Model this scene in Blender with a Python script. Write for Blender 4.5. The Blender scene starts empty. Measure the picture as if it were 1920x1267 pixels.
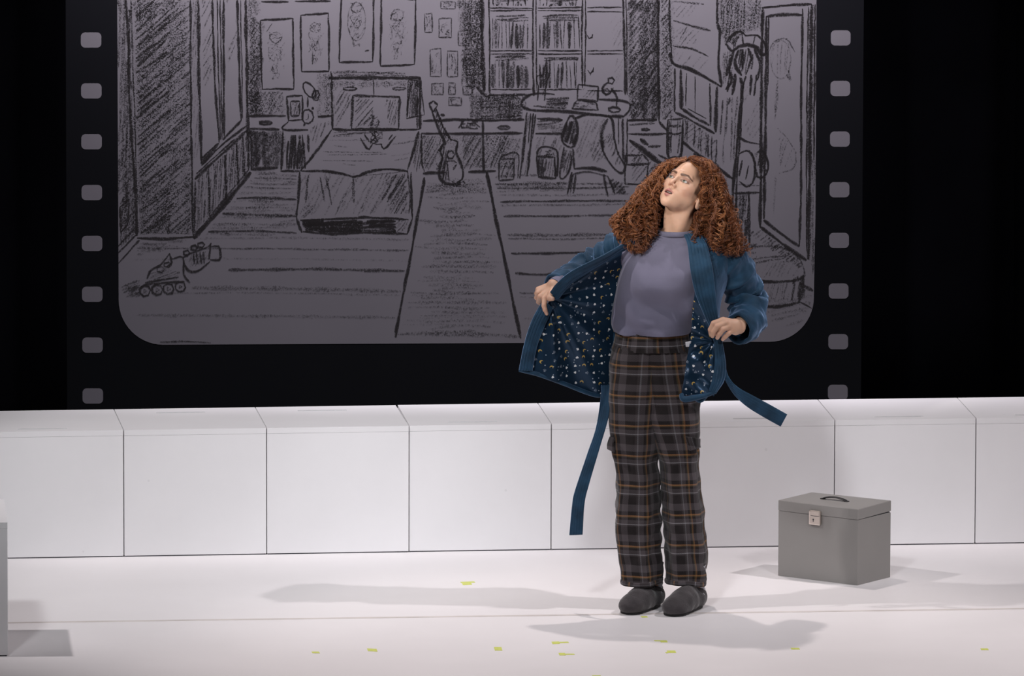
import bpy, bmesh, math, random
import numpy as np
from mathutils import Vector, Matrix, noise
random.seed(7); rng = np.random.default_rng(7)
scn = bpy.context.scene
COL = scn.collection

# ------------------------------------------------------------------ camera
F = 19323.0; PITCH = 0.1498; ROLL = 0.0027; CAM = (-0.5465, -36.97, 6.564)
cam_d = bpy.data.cameras.new('camera'); cam = bpy.data.objects.new('camera', cam_d); COL.objects.link(cam)
cam_d.sensor_width = 36.0; cam_d.lens = F / 1920 * 36; cam_d.clip_end = 200; cam_d.clip_start = 1
cam.matrix_world = Matrix.Translation(CAM) @ Matrix.Rotation(math.pi/2 - PITCH, 4, 'X') @ Matrix.Rotation(ROLL, 4, 'Z')
scn.camera = cam

# ------------------------------------------------------------------ world, exposure
w = bpy.data.worlds.new('dark_theatre'); scn.world = w; w.use_nodes = True
w.node_tree.nodes['Background'].inputs[0].default_value = (0.75, 0.75, 1, 1)
w.node_tree.nodes['Background'].inputs[1].default_value = 0.006
scn.view_settings.view_transform = 'Standard'; scn.view_settings.look = 'None'
scn.view_settings.gamma = 1; scn.view_settings.exposure = 0.0; scn.view_settings.use_curve_mapping = False
scn.cycles.transparent_max_bounces = 48

# ------------------------------------------------------------------ stage lamps and an added screen light
def spot(name, loc, aim, watts, col, deg, blend=0.3, size=0.12):
    l = bpy.data.lights.new(name, 'SPOT'); l.energy = watts; l.color = col
    l.spot_size = math.radians(deg); l.spot_blend = blend; l.shadow_soft_size = size
    o = bpy.data.objects.new(name, l); COL.objects.link(o); o.location = loc
    o.rotation_euler = (Vector(aim) - Vector(loc)).to_track_quat('-Z', 'Y').to_euler()
    return o
spot('side_spot_right', (4.85, -0.75, 7.3), (-0.4, 0.0, 0.4), 1040, (1.0, 0.935, 0.955), 46, 0.5, 0.10)
spot('side_spot_left', (-5.45, -1.1, 7.0), (0.3, 0.1, 0.4), 940, (1.0, 0.935, 0.94), 44, 0.5, 0.10)
spot('back_spot', (-0.75, 2.9, 7.3), (0.1, -1.0, 0.0), 800, (1.0, 0.90, 0.87), 30, 0.7, 0.10)
spot('front_spot_left', (-3.8, -10.0, 7.6), (-1.72, 0.90, 0.20), 2750, (0.95, 0.98, 1.0), 12.6, 0.55, 0.5)
spot('front_spot_centre', (-2.4, -10.0, 8.0), (-0.2, 0.66, 0.25), 1850, (0.96, 0.97, 1.0), 14, 0.6, 0.5)
spot('front_spot_right', (4.2, -10.0, 7.6), (1.3, 0.70, 0.1), 1350, (0.98, 0.97, 0.98), 13.5, 0.6, 0.5)
spot('face_spot', (-3.4, -8.0, 5.0), (0.02, 0.0, 1.50), 2100, (1.0, 0.94, 0.87), 4.6, 0.6, 0.15)
al = bpy.data.lights.new('added_screen_strip', 'AREA'); al.shape = 'RECTANGLE'; al.size = 3.4; al.size_y = 0.15; al.energy = 105; al.spread = math.radians(110); al.color = (0.95, 0.9, 1.0)  # strip light added out of view so the screen brightens towards its top
ao = bpy.data.objects.new('added_screen_strip', al); COL.objects.link(ao); ao.location = (-0.65, 2.15, 2.75); ao.rotation_euler = (Vector((-0.65, 2.85, 1.75))-Vector(ao.location)).to_track_quat('-Z', 'Y').to_euler()

# ------------------------------------------------------------------ pixel -> point on a real plane of the stage
_c, _s = math.cos(ROLL), math.sin(ROLL); _cp, _sp = math.cos(PITCH), math.sin(PITCH)
def ray(px, py):
    a, b = px - 960, py - 633.5
    u, v = (_c*a + _s*b) / F, (-_s*a + _c*b) / F
    return Vector((u, _cp - v*_sp, -_sp - v*_cp))
def P(px, py, y=0.0):
    d = ray(float(px), float(py)); t = (float(y) - CAM[1]) / d.y
    return Vector(CAM) + t*d
def G(px, py, z=0.0):
    d = ray(float(px), float(py)); t = (float(z) - CAM[2]) / d.z
    return Vector(CAM) + t*d

# ------------------------------------------------------------------ object helpers
def empty(name, loc=(0, 0, 0), rz=0.0, label=None, cat=None, group=None):
    o = bpy.data.objects.new(name, None); COL.objects.link(o); o.location = loc; o.rotation_euler = (0, 0, rz)
    o.empty_display_size = 0.1
    if label: o['label'] = label
    if cat: o['category'] = cat
    if group: o['group'] = group
    return o
def link(name, me, mat=None, parent=None, world=False, smooth=False, **props):
    o = bpy.data.objects.new(name, me); COL.objects.link(o)
    if mat is not None:
        for m in (mat if isinstance(mat, (list, tuple)) else [mat]): me.materials.append(m)
    if smooth: me.polygons.foreach_set('use_smooth', [True]*len(me.polygons))
    if parent is not None:
        o.parent = parent
        if world: o.matrix_parent_inverse = pmat(parent).inverted()
    for k, v in props.items(): o[k] = v
    return o
def pmat(o):
    m = Matrix.LocRotScale(o.location, o.rotation_euler, o.scale)
    return (pmat(o.parent) @ o.matrix_parent_inverse @ m) if o.parent else m
def mesh(name, V, Fc, uv=None):
    me = bpy.data.meshes.new(name); me.from_pydata([tuple(v) for v in V], [], [tuple(f) for f in Fc]); 
    if uv is not None:
        l = me.uv_layers.new(name='UVMap'); li = np.empty(len(me.loops), dtype=np.int32); me.loops.foreach_get('vertex_index', li)
        l.data.foreach_set('uv', np.asarray(uv, dtype=np.float32)[li].ravel())
    me.update(); return me
def box_bm(bm, lo, hi, bev=0.0, seg=2):
    r = bmesh.ops.create_cube(bm, size=1.0); vs = r['verts']
    lo, hi = Vector(lo), Vector(hi)
    for v in vs: v.co = Vector([(lo[i]+hi[i])/2 + v.co[i]*(hi[i]-lo[i]) for i in range(3)])
    if bev > 0:
        es = list({e for v in vs for e in v.link_edges})
        bmesh.ops.bevel(bm, geom=es, offset=bev, segments=seg, affect='EDGES', profile=0.5)
def bm_obj(name, bm, mat, parent=None, smooth=False, **props):
    me = bpy.data.meshes.new(name); bm.to_mesh(me); bm.free()
    return link(name, me, mat, parent, False, smooth, **props)
def catmull(pts, n):
    pts = np.asarray(pts, float); m = len(pts)
    t = np.linspace(0, m-1, n); i = np.clip(np.floor(t).astype(int), 0, m-2); f = (t-i)[:, None]
    def g(k): 
        k = np.asarray(k); out = pts[np.clip(k, 0, m-1)].copy()
        lo = k < 0; hi = k > m-1
        out[lo] = 2*pts[0]-pts[1]; out[hi] = 2*pts[-1]-pts[-2]
        return out
    p0, p1, p2, p3 = g(i-1), g(i), g(i+1), g(i+2)
    return 0.5*((2*p1)+(-p0+p2)*f+(2*p0-5*p1+4*p2-p3)*f**2+(-p0+3*p1-3*p2+p3)*f**3)
def upgrid(ctrl, nu, nv):
    """ctrl[v][u] control points -> dense grid (nv,nu,3)"""
    rows = np.stack([catmull(r, nu) for r in ctrl])           # m,nu,3
    return np.stack([catmull(rows[:, k], nv) for k in range(nu)], 1)
def grid_mesh(name, A, wrap=False, uv=None):
    nv, nu = A.shape[:2]; V = A.reshape(-1, 3); Fc = []
    for j in range(nv-1):
        for i in range(nu if wrap else nu-1):
            i2 = (i+1) % nu
            Fc.append((j*nu+i, j*nu+i2, (j+1)*nu+i2, (j+1)*nu+i))
    if uv is None:
        du = np.concatenate([np.zeros((nv, 1)), np.cumsum(np.linalg.norm(np.diff(A, axis=1), axis=2), 1)], 1)
        dv = np.concatenate([np.zeros((1, nu)), np.cumsum(np.linalg.norm(np.diff(A, axis=0), axis=2), 0)], 0)
        uv = np.stack([du, dv], 2)
    return mesh(name, V, Fc, uv.reshape(-1, 2))
def nz(p, s, seed=0.0):
    return noise.noise(Vector((p[0]*s+seed, p[1]*s-seed*1.7, p[2]*s+seed*.6)))
def add_mod_solid(o, th, off=0.0):
    m = o.modifiers.new('thickness', 'SOLIDIFY'); m.thickness = th; m.offset = off; return m
def frames(path):
    T = np.gradient(path, axis=0); T /= np.linalg.norm(T, axis=1)[:, None]+1e-12
    return T
def tube_mesh(name, pts, radii, n=60, k=16, squash=None, wr=None, cap=True, seed=0.0, ref=(0, -1, 0.0)):
    """lofted tube; radii (ra, rb) per control point: ra across image plane, rb towards the viewer; wr = wrinkle function"""
    pts = np.asarray(pts, float); path = catmull(pts, n)
    R = np.asarray([(r, r) if np.isscalar(r) else r for r in radii], float); R = catmull(R, n)
    T = frames(path); ref = np.asarray(ref, float)
    A = np.zeros((n, k, 3)); uv = np.zeros((n, k, 2)); L = 0
    for j in range(n):
        b = ref - T[j]*ref.dot(T[j]); b /= np.linalg.norm(b); a = np.cross(T[j], b)
        if j: L += np.linalg.norm(path[j]-path[j-1])
        for i in range(k):
            th = 2*math.pi*i/k
            d = a*math.cos(th)*R[j, 0] + b*math.sin(th)*R[j, 1]
            p = path[j]+d
            if wr is not None: p = p + d/np.linalg.norm(d)*wr(p, j/(n-1), th)
            A[j, i] = p; uv[j, i] = (th*R[j].mean(), L)
    me = grid_mesh(name, A, True, uv)
    return me, A

# ------------------------------------------------------------------ material helpers
def mat(name, base, rough=0.6, metal=0.0, spec=0.4, var=0.0, vscale=8.0, bump=0.0, bscale=60.0, sheen=0.0, sheen_tint=None, coord='Object', sub=0.0):
    m = bpy.data.materials.new(name); m.use_nodes = True; nt = m.node_tree; b = nt.nodes['Principled BSDF']
    b.inputs['Roughness'].default_value = rough; b.inputs['Metallic'].default_value = metal
    b.inputs['Specular IOR Level'].default_value = spec
    if sheen:
        b.inputs['Sheen Weight'].default_value = sheen; b.inputs['Sheen Roughness'].default_value = 0.4
        if sheen_tint: b.inputs['Sheen Tint'].default_value = (*sheen_tint, 1)
    if sub:
        b.inputs['Subsurface Weight'].default_value = sub; b.inputs['Subsurface Radius'].default_value = (0.012, 0.005, 0.003)
    tc = nt.nodes.new('ShaderNodeTexCoord')
    n = nt.nodes.new('ShaderNodeTexNoise'); n.inputs['Scale'].default_value = vscale; n.inputs['Detail'].default_value = 6
    nt.links.new(tc.outputs[coord], n.inputs['Vector'])
    r = nt.nodes.new('ShaderNodeValToRGB')
    r.color_ramp.elements[0].color = (*[c*(1-var) for c in base], 1); r.color_ramp.elements[1].color = (*[min(1, c*(1+var*.5)) for c in base], 1)
    r.color_ramp.elements[0].position = 0.3; r.color_ramp.elements[1].position = 0.7
    nt.links.new(n.outputs['Fac'], r.inputs[0]); nt.links.new(r.outputs[0], b.inputs['Base Color'])
    if bump:
        n2 = nt.nodes.new('ShaderNodeTexNoise'); n2.inputs['Scale'].default_value = bscale; n2.inputs['Detail'].default_value = 4
        nt.links.new(tc.outputs[coord], n2.inputs['Vector'])
        bp = nt.nodes.new('ShaderNodeBump'); bp.inputs['Strength'].default_value = bump; bp.inputs['Distance'].default_value = 0.004
        nt.links.new(n2.outputs['Fac'], bp.inputs['Height']); nt.links.new(bp.outputs[0], b.inputs['Normal'])
    return m
def node(nt, typ, **kw):
    n = nt.nodes.new(typ)
    for k, v in kw.items(): setattr(n, k, v)
    return n
def math_n(nt, op, a, b=None, c=None):
    n = nt.nodes.new('ShaderNodeMath'); n.operation = op
    for i, x in enumerate((a, b, c)):
        if x is None: continue
        if isinstance(x, (int, float)): n.inputs[i].default_value = x
        else: nt.links.new(x, n.inputs[i])
    return n.outputs[0]
def mixc(nt, fac, a, b, blend='MIX'):
    n = nt.nodes.new('ShaderNodeMix'); n.data_type = 'RGBA'; n.blend_type = blend
    for sock, x in ((n.inputs[0], fac), (n.inputs[6], a), (n.inputs[7], b)):
        if isinstance(x, (int, float)): sock.default_value = x
        elif isinstance(x, tuple): sock.default_value = (*x, 1) if len(x) == 3 else x
        else: nt.links.new(x, sock)
    return n.outputs[2]

M = {}
M['floor'] = mat('white_stage_vinyl', (0.83, 0.80, 0.81), 0.45, spec=0.25, var=0.04, vscale=1.5, bump=0.05, bscale=30)
M['seam'] = mat('scuffed_floor_tape', (0.66, 0.61, 0.59), 0.6, var=0.15, vscale=6)
M['black_cloth'] = mat('black_stage_cloth', (0.0015, 0.0015, 0.002), 0.95, spec=0.0, var=0.2, vscale=3)
M['gap'] = mat('dark_joint', (0.07, 0.07, 0.08), 0.8, spec=0.1, var=0.2)

M['slot'] = mat('slot_shade_black', (0.008, 0.008, 0.009), 0.9, spec=0.0)  # near-black colour stands in for the shade down inside the lid slots
# ------------------------------------------------------------------ setting
BY = 1.13   # depth of the front edge of the box row
bm = bmesh.new(); box_bm(bm, (-6, -6, -0.1), (6, BY+0.62, 0)); fl = bm_obj('floor', bm, M['floor'], kind='structure')
# floor joint across the stage
a, b = G(-60, 1168.5), G(1990, 1140)
d = (b-a).normalized(); nrm = Vector((-d.y, d.x, 0))
V = []; n = 80
for i in range(n+1):
    p = a+(b-a)*i/n; wv = 0.011+0.004*noise.noise(Vector((i*.4, 0, 0)))
    for s, z in ((-1, 0.0), (-1, 0.0012), (1, 0.0012), (1, 0.0)): V.append(p+nrm*s*wv+Vector((0, 0, z)))
Fc = [(4*i+k, 4*i+4+k, 4*i+5+k, 4*i+1+k) for i in range(n) for k in range(3)]
link('trim_1', mesh('trim_1', V, Fc), M['seam'], kind='structure')
bm = bmesh.new()
pts = []
for i in range(241):
    x = -9+18*i/240; pts.append((x, 4.6+0.09*math.sin(i*0.9)+0.04*math.sin(i*2.3)))
vb = [bm.verts.new((x, y, -0.05)) for x, y in pts]; vt = [bm.verts.new((x, y, 9)) for x, y in pts]
for i in range(240): bm.faces.new((vb[i], vb[i+1], vt[i+1], vt[i]))
bm_obj('wall_back', bm, M['black_cloth'], smooth=True, kind='structure')

# ------------------------------------------------------------------ white boxes
def paint(name, base):
    m = mat(name, base, 0.5, spec=0.3, var=0.03, vscale=3, bump=0.03, bscale=25); nt = m.node_tree; bs = nt.nodes['Principled BSDF']
    tc = node(nt, 'ShaderNodeTexCoord'); oi = node(nt, 'ShaderNodeObjectInfo')
    off = node(nt, 'ShaderNodeVectorMath', operation='ADD'); nt.links.new(tc.outputs['Object'], off.inputs[0]); nt.links.new(oi.outputs['Location'], off.inputs[1])
    st = node(nt, 'ShaderNodeMapping'); st.inputs['Scale'].default_value = (7, 7, 4); st.inputs['Rotation'].default_value = (0, 0.6, 0); nt.links.new(off.outputs[0], st.inputs[0])
    n = node(nt, 'ShaderNodeTexNoise'); n.inputs['Scale'].default_value = 3; n.inputs['Detail'].default_value = 8; n.inputs['Roughness'].default_value = 0.75
    nt.links.new(st.outputs[0], n.inputs['Vector'])
    v = node(nt, 'ShaderNodeTexVoronoi'); v.inputs['Scale'].default_value = 9; nt.links.new(off.outputs[0], v.inputs['Vector'])
    s1 = math_n(nt, 'LESS_THAN', v.outputs['Distance'], 0.05)
    cr = node(nt, 'ShaderNodeSeparateColor'); nt.links.new(v.outputs['Color'], cr.inputs[0])
    s2 = math_n(nt, 'MULTIPLY', s1, math_n(nt, 'GREATER_THAN', cr.outputs[0], 0.6))
    scr = math_n(nt, 'MULTIPLY', math_n(nt, 'GREATER_THAN', n.outputs['Fac'], 0.735), 0.5)
    f = math_n(nt, 'MAXIMUM', math_n(nt, 'MULTIPLY', s2, 0.45), scr)
    src = bs.inputs['Base Color'].links[0].from_socket
    nt.links.new(mixc(nt, math_n(nt, 'MULTIPLY', f, 0.45), src, (0.45, 0.44, 0.44)), bs.inputs['Base Color'])
    return m
M['white'] = paint('scuffed_white_paint', (0.80, 0.785, 0.80))
BW, BD, BH, LT = 0.5357, 0.50, 0.48, 0.021
def slab_with_slot(bm, x0, x1, y0, y1, z0, z1, sx0, sx1, sy0, sy1, depth):
    xs = [x0, sx0, sx1, x1]; ys = [y0, sy0, sy1, y1]
    top = {}
    for i, x in enumerate(xs):
        for j, y in enumerate(ys): top[i, j] = bm.verts.new((x, y, z1))
    for i in range(3):
        for j in range(3):
            if (i, j) != (1, 1): bm.faces.new((top[i, j], top[i+1, j], top[i+1, j+1], top[i, j+1]))
    lowv = {}
    for k in ((1, 1), (2, 1), (2, 2), (1, 2)): lowv[k] = bm.verts.new((xs[k[0]], ys[k[1]], z1-depth))
    ring = [(1, 1), (2, 1), (2, 2), (1, 2)]
    for q in range(4):
        a, b = ring[q], ring[(q+1) % 4]
        bm.faces.new((top[a], top[b], lowv[b], lowv[a]))
    bm.faces.new([lowv[k] for k in ring])
    # sides and underside
    bt = [bm.verts.new((x, y, z0)) for x, y in ((x0, y0), (x1, y0), (x1, y1), (x0, y1))]
    per = [[(0, 0), (1, 0), (2, 0), (3, 0)], [(3, 0), (3, 1), (3, 2), (3, 3)], [(3, 3), (2, 3), (1, 3), (0, 3)], [(0, 3), (0, 2), (0, 1), (0, 0)]]
    for q in range(4): bm.faces.new([bt[q], bt[(q+1) % 4]] + [top[k] for k in reversed(per[q])])
    bm.faces.new(bt[::-1])
    bmesh.ops.recalc_face_normals(bm, faces=bm.faces)
def bench_box(loc, rz, slot, label, gapr=0.0017):
    """slot: (u centre, v from front, length) ; origin at front-left bottom corner"""
    t = empty('bench_box', loc, rz, label, 'box', 'white bench boxes')
    g = gapr
    bm = bmesh.new(); box_bm(bm, (g, 0.0, 0.004), (BW-g, BD, BH-LT-0.0008), 0.001, 1); bm_obj('box_body', bm, M['white'], t)
    bm = bmesh.new(); box_bm(bm, (g+0.004, 0.004, 0.0), (BW-g-0.004, BD-0.004, 0.004)); bm_obj('skid', bm, M['gap'], t)
    bm = bmesh.new(); box_bm(bm, (g+0.003, 0.0035, BH-LT-0.0010), (BW-g-0.003, BD-0.003, BH-LT+0.0002)); bm_obj('lid_joint', bm, M['gap'], t)
    bm = bmesh.new()
    u, v, ln = slot
    slab_with_slot(bm, g, BW-g, 0, BD, BH-LT, BH, u-ln/2, u+ln/2, v-0.010, v+0.010, 0.0195)
    bm_obj('lid', bm, M['white'], t)
    bm = bmesh.new(); box_bm(bm, (u-ln/2+0.0005, v-0.0096, BH-0.0193), (u+ln/2-0.0005, v+0.0096, BH-0.0185)); bm_obj('hand_slot', bm, M['slot'], t, label='black strip standing in for shade in the finger slot')
    return t
DX, DY = -0.5465, 1.13
yA, yB = 0.1109, 0.0999
slots = {0: (.235, .06), 1: (.245, .40), 2: (.245, .40), 3: (.245, .07), 4: (.27, .07), 5: (.25, .065), 6: (.25, .065), 7: (.25, .065)}
names = {0: 'white bench box leftmost in the back row, cut by the frame edge', 1: 'white bench box second from left, slot near its back edge, specks on its front',
         2: 'white bench box third from left, left of the wedge-shaped gap', 3: 'white bench box fourth from left, just right of the wedge-shaped gap',
         4: 'white bench box in the row behind the long hanging dark belt end', 5: 'white bench box directly behind the woman, under the flying belt end',
         6: 'white bench box behind the grey metal file box', 7: 'white bench box rightmost in the back row, cut by the frame edge'}
for i in range(8):
    yaw, x0, y0 = (yA, -0.3837, 0.0) if i < 3 else (yB, -0.3843, 0.0039)
    X = (i-3)*BW
    bench_box((x0+math.cos(yaw)*X+DX, y0+math.sin(yaw)*X+DY, 0), yaw, (*slots[i], 0.185), names[i])
# near box cut by the left edge
c = G(16, 1230)
ang = 0.075
bench_box((c.x-math.cos(ang)*BW, c.y-math.sin(ang)*BW, 0), ang, (.24, .08, .185), 'shaded white box at the left frame edge, nearest the camera')

# ------------------------------------------------------------------ grey metal file box
M['grey_paint'] = mat('grey_enamel', (0.275, 0.262, 0.252), 0.42, spec=0.35, var=0.03, vscale=6, bump=0.04, bscale=200)
M['chrome'] = mat('nickel_plate', (0.72, 0.64, 0.58), 0.28, metal=1.0, var=0.1, vscale=40)
M['black_plastic'] = mat('black_plastic', (0.02, 0.019, 0.02), 0.4, var=0.2)
p0 = G(1458, 1079); th = -0.62
FL, FW, FH, LH = 0.355, 0.222, 0.284, 0.040
fb = empty('file_box', (p0.x, p0.y, 0), th, 'grey metal file box with a chrome lock and black carrying handle', 'box')
bm = bmesh.new(); box_bm(bm, (0.001, 0.001, 0), (FL-0.001, FW-0.001, FH-LH-0.0004), 0.0015, 2); bm_obj('box_body', bm, M['grey_paint'], fb)
bm = bmesh.new(); box_bm(bm, (0.004, 0.004, FH-LH-0.002), (FL-0.004, FW-0.004, FH-LH+0.002)); bm_obj('lid_joint', bm, M['gap'], fb)
bm = bmesh.new(); box_bm(bm, (0, 0, FH-LH+0.0002), (FL, FW, FH), 0.003, 3)
for v in bm.verts:      # the lid stands open by a hair towards its back right corner
    v.co.z += 0.004*(v.co.x/FL)*(v.co.y/FW)
bm_obj('lid', bm, M['grey_paint'], fb)
# lock
lk = bmesh.new(); box_bm(lk, (0.1425, -0.010, FH-0.0760), (0.1935, 0.001, FH-0.0220), 0.004, 2); lko = bm_obj('lock', lk, M['chrome'], fb, label='chrome snap lock plate')
bm = bmesh.new(); box_bm(bm, (0.1535, -0.0125, FH-0.0400), (0.1905, -0.0095, FH-0.0240), 0.0012, 1); bm_obj('lock_tongue', bm, M['chrome'], lko)
bm = bmesh.new()
box_bm(bm, (0.1530, -0.0108, FH-0.0420), (0.1545, -0.0098, FH-0.0240)); box_bm(bm, (0.1530, -0.0108, FH-0.0425), (0.1905, -0.0098, FH-0.0410)); bm_obj('lock_seam', bm, M['gap'], lko)
bm = bmesh.new()
r = bmesh.ops.create_circle(bm, cap_ends=True, radius=0.0032, segments=12, matrix=Matrix.Translation((0.1640, -0.0106, FH-0.0550)) @ Matrix.Rotation(math.pi/2, 4, 'X'))
box_bm(bm, (0.1627, -0.0108, FH-0.0640), (0.1653, -0.0103, FH-0.0540)); bm_obj('keyhole', bm, M['gap'], lko)
# handle: flat arched strap with two feet
hp = []; n = 24
for i in range(n+1):
    t = i/n; hp.append((FL/2-0.053+0.106*t, FW/2, FH+0.003+0.010*math.sin(math.pi*t)**0.7))
me, _ = tube_mesh('handle', hp, [(0.009, 0.0028)]*(n+1), n=40, k=10, ref=(0, 0, 1))
hd = link('handle', me, M['black_plastic'], fb, smooth=True)
for sx in (-1, 1):
    bm = bmesh.new(); box_bm(bm, (FL/2+sx*0.053-0.008, FW/2-0.008, FH+0.0005), (FL/2+sx*0.053+0.008, FW/2+0.008, FH+0.005), 0.002, 2); bm_obj('handle_mount', bm, M['black_plastic'], hd)

# ------------------------------------------------------------------ floor marks
M['tape'] = mat('yellow_green_tape', (0.68, 0.73, 0.16), 0.5, var=0.12, vscale=60)
def tape(px, py, pieces, label):
    """pieces: list of (x0,x1,y0,y1) pixel offsets seen from the house, laid flat on the floor"""
    bm = bmesh.new(); c = G(px, py)
    for k, (x0, x1, y0, y1, sk) in enumerate(pieces):
        lo = [G(px+x0, py+y1), G(px+x1, py+y1+sk), G(px+x1-2, py+y0+sk), G(px+x0-2, py+y0)]
        b = [bm.verts.new((q.x-c.x, q.y-c.y, 0.0)) for q in lo]; z = 0.0008+0.0003*k
        t = [bm.verts.new((q.x-c.x, q.y-c.y, z)) for q in lo]
        bm.faces.new(t)
        for i in range(4): bm.faces.new((b[i], b[(i+1) % 4], t[(i+1) % 4], t[i]))
    o = bm_obj('floor_mark', bm, M['tape'], label=label, category='tape', group='glow tape marks'); o.location = (c.x, c.y, 0)
tape(877, 1094, [(-9, 8, -1.5, 3, -1), (-12, 14, -3, -1, -1)], 'yellow-green tape mark on the floor near the back boxes')
tape(593, 1223, [(-7, 7, -1.5, 1.5, 0)], 'leftmost small yellow-green tape mark near the bottom edge')
tape(699, 1218, [(-9, 9, -2.5, 2.5, 1)], 'yellow-green tape mark second from left near the bottom edge')
tape(935, 1216, [(-7, 7, -3, 3.5, 0)], 'squarish yellow-green tape mark left of the figure, near the bottom')
tape(1050, 1205, [(-14, 0, -2, 2.5, -.5), (0, 17, -1.5, 0.5, -.5)], 'L-shaped tape mark, the upper of the close pair left of the figure')
tape(1062, 1226, [(-13, -1, -2, 2.5, 0), (-1, 16, -0.5, 1.5, 0)], 'L-shaped tape mark, the lower of the close pair left of the figure')
tape(1209, 1156, [(-6, 6, -1, 1.5, 0)], 'tiny tape mark peeking out beside the left slipper')
tape(1240, 1202, [(-1, 12, -1.5, 2, 0), (-12, 0, -1.5, 0, 0)], 'upper tape mark in the shadow in front of the slippers')
tape(1258, 1222, [(-6, 10, -2.5, 2, 0), (-9, -5, 0.5, 2.5, 0)], 'lower tape mark at the edge of the shadow before the slippers')
tape(1492, 1216, [(-8, 8, -1.5, 1.5, 0)], 'faint tape mark in front of the grey file box')
tape(1847, 1217, [(-7, 7, -1.5, 1.5, 0)], 'rightmost tape mark near the bottom right corner')
tape(1120, 1267, [(-8, 8, -1, 2, 0)], 'tape mark cut by the bottom edge of the frame')
# ------------------------------------------------------------------ projection screen with a film frame and a charcoal drawing
SY, SYAW = 2.85, 0.045
SO = P(871, 400, SY); EX = Vector((math.cos(SYAW), math.sin(SYAW), 0)); EN = Vector((math.sin(SYAW), -math.cos(SYAW), 0))
def S(px, py):
    d = ray(px, py); t = (SO-Vector(CAM)).dot(EN)/d.dot(EN); q = Vector(CAM)+t*d-SO
    return (q.dot(EX), q.z)
PXM = abs(S(1371, 400)[0]-S(371, 400)[0])/1000       # metres per drawing unit
def emis(name, base, em, strength, rough=0.9, var=0.05):
    m = mat(name, base, rough, spec=0.0, var=var, vscale=3); b = m.node_tree.nodes['Principled BSDF']
    b.inputs['Emission Color'].default_value = (*em, 1); b.inputs['Emission Strength'].default_value = strength
    return m
M['paper'] = emis('projected_paper', (0.05, 0.0465, 0.05), (0.86, 0.80, 1.0), 0.026)
M['film'] = emis('projected_film_black', (0.0028, 0.0028, 0.0034), (0.8, 0.9, 1.0), 0.0012)
scr = empty('projection_screen', SO, SYAW, 'dark projection screen showing a film frame with a charcoal bedroom drawing', 'screen')
def loc(u, v, off=0.0): return (u, -off, v)
def flat(name, poly, mt, off, th=0.004, **kw):
    """flat panel from pixel outline, with thickness"""
    bm = bmesh.new(); f = [bm.verts.new(loc(*S(x, y), off)) for x, y in poly]; b = [bm.verts.new(loc(*S(x, y), off-th)) for x, y in poly]
    bm.faces.new(f); bm.faces.new(b[::-1]); k = len(poly)
    for i in range(k): bm.faces.new((f[i], b[i], b[(i+1) % k], f[(i+1) % k]))
    bmesh.ops.recalc_face_normals(bm, faces=bm.faces)
    return bm_obj(name, bm, mt, scr, **kw)
flat('film_border', [(123, -40), (1620, -46), (1614, 800), (126, 806)], M['film'], 0.0, 0.02, label='black film border of the screen')
def arc(cx, cy, rx, ry, a0, a1, n=14):
    return [(cx+rx*math.cos(math.radians(a0+(a1-a0)*i/n)), cy+ry*math.sin(math.radians(a0+(a1-a0)*i/n))) for i in range(n+1)]
frame_poly = [(219.5, -40)] + [(222.5, 560)] + arc(306, 562, 83.5, 84, 180, 90) + arc(1443, 557, 83, 83.5, 90, 0) + [(1529, 400), (1531, -40)]
flat('picture_panel', frame_poly, M['paper'], 0.0012, label='dim grey projected drawing panel')
def hole(cx, cy, w, h):
    r = 8; p = []
    for sx, sy, a in ((1, 1, 0), (-1, 1, 90), (-1, -1, 180), (1, -1, 270)):
        p += arc(cx+sx*(w/2-r), cy+sy*(h/2-r), r, r, a, a+90, 5)
    flat('sprocket_hole', p, M['paper'], 0.0012)
for k in range(-1, 8):
    hole(170.8+0.45*k, 75+95.3*k, 38.5, 28.5)
    hole(1576.3-0.78*k, 71+94.9*k, 37, 28.5)

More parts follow.
